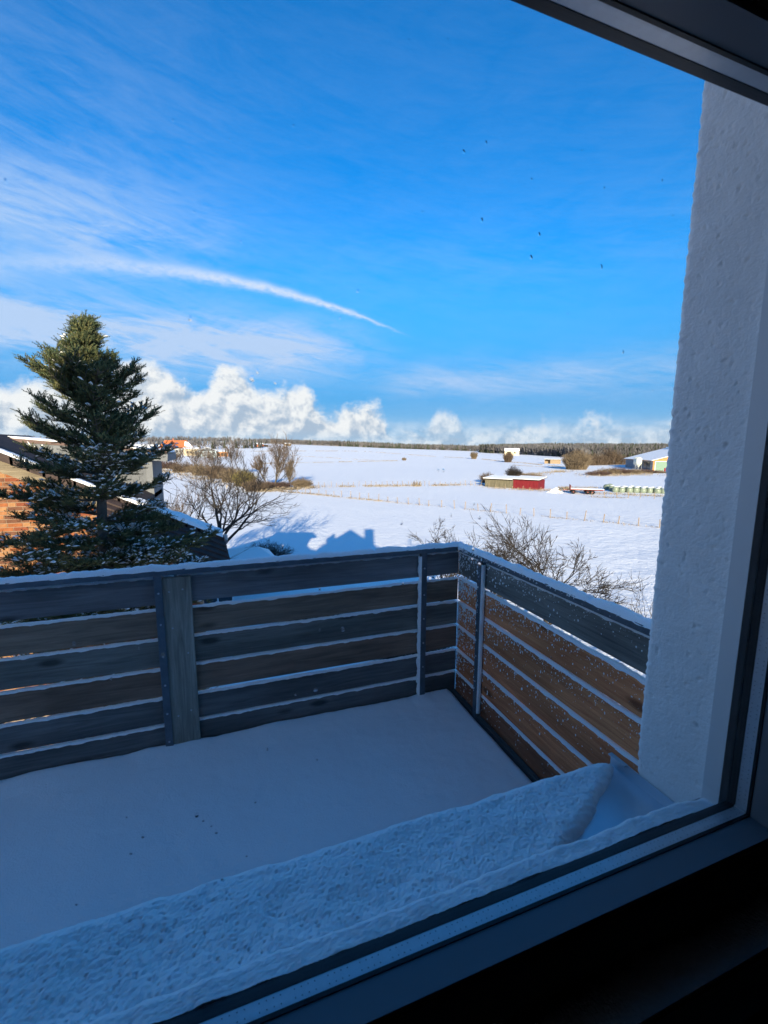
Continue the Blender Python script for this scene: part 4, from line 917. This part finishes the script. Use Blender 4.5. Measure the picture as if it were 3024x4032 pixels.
T = thing('field_hut', 'tiny brown hut beyond the red and orange one', 'hut', place(7.6, 578), R_(10))
w, r = gable_box(T, 8, 5, 2.6, .9, 'post_wood', 'dark_wood', .14); opening(w, (-1.5, -2.5, 0), (2.5, 2.0), 'dark_wood', 'door')
T = thing('field_hut', 'cream field barn with snowy roof before the dark forest', 'hut', place(36.0, 500), R_(-34))
w, r = gable_box(T, 15, 9, 4.8, 2.4, 'wall_cream', 'sheet_dark', .3); opening(w, (-3, -4.5, 0), (4, 3.8), 'dark_wood', 'door'); opening(w, (3, -4.5, 2), (1.6, 1.6))
T = thing('field_shelter', 'low brown field shelter open to the front on the far snow', 'shelter', place(40.8, 264), R_(-40))
mb = MB(); mb.box((-4.2, 1.2, -.3), (4.2, 1.5, 2.2)); mb.box((-4.2, -1.5, -.3), (-3.9, 1.2, 2.2)); mb.box((3.9, -1.5, -.3), (4.2, 1.2, 2.2)); mb.box((-1.2, -1.5, -.3), (3.9, -1.3, 2.2)); mb.build('wall', 'post_wood', T)
mb = MB(); mb.prism([(-1.9, 2.2), (1.9, 2.35), (1.9, 2.55), (-1.9, 2.4)], 0, -4.6, 4.6); r = mb.build('roof', 'dark_wood', T)
mb = MB(); mb.prism([(-1.8, 2.41), (1.8, 2.56), (1.8, 2.72), (-1.8, 2.55)], 0, -4.5, 4.5); mb.build('roof_snow', SNOWR, r)

# red and cream shed in the pasture
L0, R0 = Vector(place(32.89, 104.3)), Vector(place(39.32, 99.7)); dvec = R0 - L0; Ls = Vector((dvec.x, dvec.y)).length; an = math.atan2(dvec.y, dvec.x)
T = thing('field_shed', 'long low shed with cream left half and red right half, snow on its roof', 'shed', (L0.x, L0.y, 0), an)
sp = Ls * .55
mb = MB(); mb.box((0, .04, -.3), (sp, 4.2, 1.75)); mb.build('wall', 'shed_cream', T)['label'] = 'cream weathered half of the shed wall'
mb = MB(); mb.box((sp, .04, -.3), (Ls, 4.2, 1.95)); mb.build('wall', 'shed_red', T)['label'] = 'dark red half of the shed wall'
for k in range(int(Ls / .75)):
    x = k * .75; red = x >= sp - .3; mb = MB(); mb.box((x + .02, 0, -.25), (min(x + .72, Ls), .045, 1.93 if red else 1.73)); mb.build('panel', 'shed_red' if red else 'shed_cream', T)
mb = MB(); mb.prism([(-.5, 1.76), (4.5, 2.12), (4.5, 2.22), (-.5, 1.88)], 0, -.4, sp - .01); r = mb.build('roof', 'dark_wood', T)
mb = MB(); mb.prism([(-.45, 1.885), (4.4, 2.225), (4.4, 2.40), (-.45, 2.02)], 0, -.35, sp - .02); mb.build('roof_snow', SNOWR, r)
mb = MB(); mb.prism([(-.5, 1.96), (4.5, 2.32), (4.5, 2.42), (-.5, 2.08)], 0, sp, Ls + .4); r = mb.build('roof', 'dark_wood', T)
mb = MB(); mb.prism([(-.45, 2.085), (4.4, 2.425), (4.4, 2.60), (-.45, 2.20)], 0, sp + .02, Ls + .35); mb.build('roof_snow', SNOWR, r)
# flatbed trailer
A_, B_ = Vector(place(42.97, 94.7)), Vector(place(46.56, 95.6)); dd = B_ - A_; an = math.atan2(dd.y, dd.x); LT = Vector((dd.x, dd.y)).length
T = thing('flatbed_trailer', 'red flatbed farm trailer standing in snow, its bed covered white', 'trailer', (A_.x, A_.y, A_.z), an)
mb = MB(); mb.box((0, -1.15, .85), (LT, 1.15, .98)); mb.box((.1, -.5, .68), (LT - .1, -.38, .85)); mb.box((.1, .38, .68), (LT - .1, .5, .85)); bed = mb.build('bed', 'trailer_red', T)
mb = MB(); mb.box((.05, -1.1, .982), (LT - .03, 1.1, 1.07)); mb.build('bed_snow', SNOWR, bed)
mb = MB(); mb.box((-.06, -1.15, .85), (0.0, 1.15, 1.75)); mb.build('headboard', 'trailer_red', T)
mb = MB(); mb.box((-1.3, -.08, .6), (.1, .08, .7)); mb.build('drawbar', 'trailer_red', T)
for x in (.55, LT * .52, LT * .52 + .85):
    for y in (-1.0, 1.0):
        mb = MB(); mb.lathe([(.12, -.12), (.38, -.12), (.42, -.06), (.42, .06), (.38, .12), (.12, .12)], (0, 0, 0), 16); o = mb.build('wheel', 'tyre', T); o.location = (x, y, .42); o.rotation_euler = (R_(90), 0, 0)
        mb = MB(); mb.lathe([(0.001, -.09), (.2, -.09), (.2, .09), (.001, .09)], (0, 0, 0), 12); mb.build('rim', 'trailer_red', o)
# wrapped silage bales
def bales():
    rg = random.Random(9); mb = MB(); mb.lathe([(.001, 0), (.44, 0), (.56, .08), (.63, .35), (.63, .65), (.56, .98), (.42, 1.10), (.001, 1.12)], (0, 0, 0), 18); me = bpy.data.meshes.new('bale'); me.from_pydata(mb.v, [], mb.f); me.materials.append(MATS['bale_wrap']); me.polygons.foreach_set('use_smooth', [True] * len(mb.f))
    mb = MB(); mb.lathe([(.44, 1.075), (.40, 1.13), (.30, 1.18), (.15, 1.20), (.001, 1.21)], (0, 0, 0), 14); ms = bpy.data.meshes.new('bale_snow'); ms.from_pydata(mb.v, [], mb.f); ms.materials.append(SNOWR); ms.polygons.foreach_set('use_smooth', [True] * len(mb.f))
    p0, p1 = Vector(place(47.8, 101.6)), Vector(place(54.5, 105.6)); d = (p1 - p0); n = 10; nrm = Vector((-d.y, d.x, 0)).normalized()
    for rw in range(3):
        for k in range(n - (rw == 2)):
            c = p0 + d * ((k + .5 * (rw % 2)) / n) + nrm * rw * 1.24 + Vector((rg.uniform(-.08, .08), rg.uniform(-.1, .1), 0))
            o = link('silage_bale', me); o.location = (c.x, c.y, terr(c.x, c.y) - .03); o.rotation_euler = (rg.uniform(-.04, .04), rg.uniform(-.04, .04), rg.uniform(0, 6)); o.scale = [rg.uniform(.95, 1.06)] * 2 + [rg.uniform(.9, 1.05)]
            tag(o, ['pale green wrapped silage bale in the front row', 'pale green wrapped silage bale in the middle row', 'pale green wrapped silage bale in the back row'][rw], 'silage bale', 'wrapped silage bales')
            s = link('snow_cap', ms, o)
    for k, (a, r) in enumerate(((46.7, 106.5), (46.95, 107.6))):
        c = place(a, r); o = link('silage_bale', me); o.location = c; o.rotation_euler = (R_(88), 0, k); o.location.z += .55; tag(o, 'wrapped silage bale lying on its side behind the trailer', 'silage bale', 'bales lying behind the trailer')
bales()
T = thing('snow_mound', 'small heap under snow between the shed and the trailer', 'heap', place(41.4, 95.2))
X = np.zeros((16, 24, 3))
for i in range(16):
    for j in range(24):
        a = 6.2832 * j / 23; r_ = i / 15; rr = (1.5 + .25 * math.sin(a * 3)) * r_; X[i, j] = (rr * math.cos(a) * 1.3, rr * math.sin(a), .85 * (1 - r_ ** 1.7) * (1 + .2 * math.sin(a * 2 + 1)) - .05)
X[:, -1] = X[:, 0]; grid_mesh('heap', X, SNOWR, T); mb = MB(); mb.lathe([(.001, .55), (.30, .5), (.36, .3), (.3, .1)], (.5, -.5, .2), 10); mb.build('stone', 'hay_dark', T)
# big barn
Nn, Ff = Vector(place(51.31, 207.0)), Vector(place(48.64, 235.5)); d = Ff - Nn; LB = Vector((d.x, d.y)).length; an = math.atan2(d.y, d.x)
T = thing('barn', 'large barn with wide snowy roof, orange timber gable and green door', 'barn', (Nn.x, Nn.y, 0), an - math.pi / 2)
# own space: +y runs back along the side wall, +x across the gable to the right
WB, hB, rB = 33.0, 3.9, 4.6
mb = MB(); mb.box((0, 0, -.5), (WB, LB, hB)); mb.prism([(0, hB), (WB, hB), (WB / 2, hB + rB)], 1, 0, LB); w = mb.build('wall', 'barn_wood', T)
mb = MB(); mb.box((-.12, .3, -.3), (-.02, LB - .1, hB - .05)); mb.build('side_cladding', 'sheet_dark', T)
for (y0, y1, z1) in ((2.5, 9, 3.2), (12, 15, 2.8)):
    mb = MB(); mb.box((-.17, y0, 0), (-.121, y1, z1)); mb.build('opening', 'glass_dark', T)
mb = MB(); mb.box((.9, -.12, 0), (8.8, -.01, 3.5)); o = mb.build('door', 'barn_door', T)
for k in range(5):
    mb = MB(); mb.box((.95, -.16, .15 + k * .68), (8.75, -.121, .75 + k * .68)); mb.build('door_panel', 'barn_door', o)
mb = MB(); mb.box((.62, -.16, 0), (.88, -.01, 3.7)); mb.box((8.82, -.16, 0), (9.0, -.01, 3.7)); mb.box((.62, -.17, 3.52), (9.0, -.01, 3.75)); mb.build('door_frame', 'silo_white', T)
mb = MB(); mb.box((9.3, -.12, 3.8), (13.0, -.01, 5.2)); mb.build('hatch', 'barn_wood', T)
mb = MB()
for (x0, x1, z0, z1) in ((-.9, WB / 2, hB - .25, hB + rB), (WB + .9, WB / 2, hB - .25, hB + rB)): mb.prism([(x0, z0 + .05), (x1, z1 + .05), (x1, z1 + .22), (x0, z0 + .22)], 1, -.8, LB + .8)
r = mb.build('roof', 'barn_wood', T)
mb = MB()
for (x0, x1, z0, z1) in ((-.85, WB / 2, hB - .25, hB + rB), (WB + .85, WB / 2, hB - .25, hB + rB)): mb.prism([(x0, z0 + .225), (x1, z1 + .225), (x1, z1 + .42), (x0, z0 + .40)], 1, -.7, LB + .7)
mb.box((WB / 2 - 1.2, 3, hB + rB + .1), (WB / 2 + 1.2, LB - 3, hB + rB + .95)); mb.build('roof_snow', SNOWR, r)
def silo(pos, label):
    T = thing('feed_silo', label, 'silo', pos, 0, 'feed silos at the barn')
    mb = MB(); mb.lathe([(.15, 1.0), (1.15, 2.3), (1.2, 2.35), (1.2, 4.6), (.5, 5.05), (.001, 5.1)], (0, 0, 0), 20); mb.build('tank', 'silo_white', T, True)
    for k in range(4):
        a = .785 + k * 1.571; mb = MB(); mb.cyl((1.12 * math.cos(a), 1.12 * math.sin(a), -.2), (1.12 * math.cos(a), 1.12 * math.sin(a), 2.5), .07, None, 6); mb.build('leg', 'wall_grey', T)
s1_ = Nn + d * .22 + Vector((d.y, -d.x, 0)).normalized() * -3.0
silo((s1_.x, s1_.y, 0), 'cream feed silo on legs closest to the green barn door')
s2_ = Nn + d * .33 + Vector((d.y, -d.x, 0)).normalized() * -2.6
silo((s2_.x, s2_.y, 0), 'feed silo between the cream silo and the open side of the barn')
T = thing('oil_barrel', 'red barrel standing before the barn gable', 'barrel', place(52.5, 196)); mb = MB(); mb.lathe([(.001, 0), (.42, 0), (.42, 1.3), (.38, 1.34), (.001, 1.34)], (0, 0, 0), 14); mb.build('drum', 'red_paint', T, True); mb = MB(); mb.lathe([(.43, .42), (.45, .45), (.43, .48)], (0, 0, 0), 14); mb.build('rim', 'red_paint', T)

# pasture fences
def fence(label, P0, P1, n, h, seed, wires=2, jit=.12, bow=0.0):
    rg = random.Random(seed); P0, P1 = Vector(P0), Vector(P1); T = thing('pasture_fence', label, 'fence', (P0.x, P0.y, terr(P0.x, P0.y))); o0 = T.location.copy(); tops = []
    for k in range(n):
        t = (k + (rg.uniform(-jit, jit) if 0 < k < n - 1 else 0)) / (n - 1); c = P0.lerp(P1, t); c.x += bow * math.sin(t * math.pi); z = terr(c.x, c.y); hh = h * rg.uniform(.82, 1.18); ln = Vector((rg.gauss(0, .07), rg.gauss(0, .07), 1)) * hh; b = Vector((c.x, c.y, z)) - o0
        mb = MB(); mb.tube([b - Vector((0, 0, .15)), b + ln], [.055, .05], 6); mb.build('post', 'post_wood', T); tops.append(b + ln)
    for w_ in range(wires):
        mb = MB(); mb.tube([p - Vector((0, 0, h * (.12 + .4 * w_))) for p in tops], .006, 3, cap=False); mb.build('wire', 'wire', T)
    return T
fence('wooden post fence running down across the near snowfield', place(6.24, 89.9), place(52.5, 58.3), 34, 1.15, 1, bow=-0.5)
fence('short post fence with dry grass below the far field', place(10.0, 97.5), place(33.0, 107.5), 34, 1.1, 2)
fence('few fence posts in the snow below the wrapped bales', place(45.4, 88.5), place(54.0, 94.0), 8, 1.1, 3)
fence('post fence ending at the left of the red and cream shed', place(33.4, 102.5), place(41.8, 93.0), 9, .9, 4)
# dry grass along fences, banks and ditches
def grass(name, label, lines, seed):
    nr = np.random.default_rng(seed); V = []; mi = []
    for (p0, p1, n, w, h) in lines:
        (a0, r0), (a1, r1) = p0, p1; q0, q1 = gp(a0, r0), gp(a1, r1)
        for k in range(n):
            t = nr.random(); x = q0[0] + (q1[0] - q0[0]) * t + nr.normal(0, w); y = q0[1] + (q1[1] - q0[1]) * t + nr.normal(0, w)
            if fbm(x * .15, y * .15, 4, 2) < -.18: continue
            z = terr(x, y); hh = h * nr.uniform(.35, 1.1); l = nr.normal(0, .4, 2) * hh; a = nr.uniform(0, 3.14); b = .035 + .0004 * r0 * h; c = (b * math.cos(a), b * math.sin(a))
            V += [(x - c[0], y - c[1], z - .05), (x + c[0], y + c[1], z - .05), (x + l[0], y + l[1], z + hh)]; mi.append(int(nr.random() < .35))
    o = np_mesh(name, V, np.arange(len(V)).reshape(-1, 3), ['hay', 'hay_dark'], None, False, 'stuff', mi); o['label'] = label; o['category'] = 'grass'
grass('dry_grass', 'tufts of dry grass along fences, banks and ditches', [
    ((6.2, 90), (20, 72), 900, .35, .35), ((20, 72), (52.5, 58.3), 700, .3, .22), ((4.5, 90), (11, 96), 900, .9, .7), ((10, 97.5), (33, 108), 1900, .9, .55), ((33.4, 101), (54, 98), 1500, 1.2, .4), ((37, 146), (42.6, 184), 1000, 1.6, .8), ((37.5, 134), (39.5, 150), 600, 1.0, .7), ((45.4, 88.5), (54, 94), 500, .4, .35),
    ((42, 103), (46, 104), 700, .6, .9), ((45.5, 156), (52.5, 187), 1500, 4.0, .8), ((-8, 205), (3, 97), 1500, 2.5, .8), ((24, 100), (25.2, 100.5), 160, .6, 1.6)], 3)
grass('ditch_grass', 'thin dark lines of grass along ditches on the far field', [
    ((3.5, 402), (17.5, 469), 2200, .5, .65), ((17.5, 469), (32.3, 340), 1500, .5, .55), ((32.3, 335), (42.2, 217), 1400, .4, .55), ((7.7, 334), (21, 267), 900, .5, .45), ((7.6, 234), (14, 248), 700, .5, .40), ((14, 248), (22, 275), 900, .5, .55), ((3, 228), (7.6, 234), 500, .4, .5), ((36, 235), (42, 205), 500, .4, .4), ((-12, 430), (3.5, 402), 700, .6, .6)], 4)

# garden hut below the balcony
T = thing('garden_hut', 'dark garden hut with snow covered hipped roof below the railing', 'hut', place(1.6, 30.0), R_(6))
w, r = gable_box(T, 3.7, 3.3, 1.45, .58, 'dark_wood', 'dark_wood', .13, .3, .55)
opening(w, (-.9, -1.65, .7), (.7, .5)); opening(w, (.7, -1.65, 0), (.9, 1.35), 'post_wood', 'door')
T = thing('greenhouse', 'small greenhouse with white frame and snowy roof beside the garden hut', 'greenhouse', place(-2.6, 26.0), R_(6))
mb = MB()
for x in (-1.2, -.4, .4, 1.2):
    for y in (-.8, .8): mb.box((x - .03, y - .03, -.1), (x + .03, y + .03, 1.5))
for z in (.02, .75, 1.45):
    for y in (-.8, .8): mb.box((-1.17, y - .025, z), (1.17, y + .025, z + .05))
    for x in (-1.2, 1.2): mb.box((x - .025, -.77, z), (x + .025, .77, z + .05))
mb.build('frame', 'white_plastic', T)
for k, x in enumerate((-.8, 0, .8)):
    for y in (-.8, .8):
        mb = MB(); mb.box((x - .36, y - .004, .08), (x + .36, y + .004, 1.44)); mb.build('pane', 'glass_dark', T)
mb = MB(); mb.prism([(-.9, 1.5), (.9, 1.5), (0, 1.95)], 0, -1.28, 1.28); mb.build('roof', SNOWR, T)
T = thing('garden_table', 'round white garden table under snow on the lawn', 'table', place(9.2, 27.5))
mb = MB(); mb.lathe([(.001, .70), (.55, .70), (.55, .74), (.52, .80), (.3, .84), (.001, .85)], (0, 0, 0), 20); mb.build('table_top', SNOWR, T)
mb = MB(); mb.cyl((0, 0, -.05), (0, 0, .70), .05, None, 8); mb.build('leg', 'white_plastic', T)

# ------------------------------------------------------------------ distant woods
mat('wood_trunk', (.22, .20, .19), .95, .05, var=.3, vscale=.05)
mat('wood_twig_hazed', (.095, .094, .100), .95, .05, var=.4, vscale=.02)  # both twig tones greyed and blued, distance haze put into the colour
mat('wood_twig2_hazed', (.130, .124, .126), .95, .05, var=.4, vscale=.02)
mat('wood_conifer', (.050, .058, .042), .95, .05, var=.4, vscale=.02)
def woods():
    nr = np.random.default_rng(12); V = []; F = []; mi = []
    def tri(a, b, c, m): i = len(V); V.extend((a, b, c)); F.append((i, i + 1, i + 2)); mi.append(m)
    def tree(x, y, h, kind):
        z = terr(x, y) - .5
        a = math.atan2(x, y); rx, ry = math.cos(a), -math.sin(a)           # spread all round, tested from any side
        if kind == 2:
            for k in range(5):
                z0 = z + h * (.10 + .16 * k); r = h * .20 * (1 - k / 5.6); n = 5; p = nr.uniform(0, 6)
                for q in range(n):
                    b0, b1 = p + 6.283 * q / n, p + 6.283 * (q + 1) / n; tri((x + r * math.cos(b0), y + r * math.sin(b0), z0), (x + r * math.cos(b1), y + r * math.sin(b1), z0 - h * .02), (x, y, z0 + h * .28), 3)
            return
        w = .012 * h + .08; t = h * nr.uniform(.45, .65)
        for q in range(2):
            c, s = math.cos(q * 1.57 + a), math.sin(q * 1.57 + a); tri((x - w * c, y - w * s, z), (x + w * c, y + w * s, z), (x, y, z + t * 1.3), 0)
        R = h * nr.uniform(.16, .26)
        for k in range(15):
            b = nr.uniform(0, 6.283); rr = R * math.sqrt(nr.random()); z1 = z + h * nr.uniform(.55, 1.0) - .12 * h * (rr / R); px, py = x + rr * math.cos(b), y + rr * math.sin(b); bx, by = x + rr * .35 * math.cos(b), y + rr * .35 * math.sin(b); g = h * nr.uniform(.018, .045); e = nr.uniform(0, 3.14)
            tri((bx, by, z + h * nr.uniform(.25, .5)), (px + g * math.cos(e), py + g * math.sin(e), z1 - h * .12), (px, py, z1), 1 + int(kind == 1))
    def strip(a0, a1, rf, n, depth, h, cf, edge=.35):
        for k in range(n):
            a = nr.uniform(a0, a1); r0 = rf(a); r = r0 + (abs(nr.normal(0, 12)) if nr.random() < edge else nr.random() ** 1.3 * depth)
            x, y = r * math.sin(R_(a)), r * math.cos(R_(a)); hh = h * nr.uniform(.78, 1.08) * (1 + .22 * fbm(x * .01, y * .01, 6, 2)); c = cf + .35 * fbm(x * .004, y * .004, 2, 2)
            tree(x, y, hh, 2 if nr.random() < c else int(nr.random() < .5))
    strip(-40, 7, lambda a: 640 + 8 * a if a > -10 else 560, 900, 120, 10.5, .06)
    strip(-8, 4.5, lambda a: 455 + 3 * a, 150, 60, 10, .0)
    strip(4, 34, lambda a: 775 - 2.0 * (a - 4), 3600, 260, 10.5, .04)
    strip(32, 60, lambda a: 640 - 19 * (a - 32) if a < 44 else 412 + 8 * (a - 44), 8000, 1100, 11.5, .10, .18)
    strip(58, 85, lambda a: 700, 1200, 500, 13, .2)
    strip(-85, -38, lambda a: 600, 900, 200, 13, .2)
    o = np_mesh('distant_woods', V, F, ['wood_trunk', 'wood_twig_hazed', 'wood_twig2_hazed', 'wood_conifer'], None, False, 'stuff', mi); o['label'] = 'leafless brown woods along the horizon behind the snowfields'; o['category'] = 'woods'
woods()
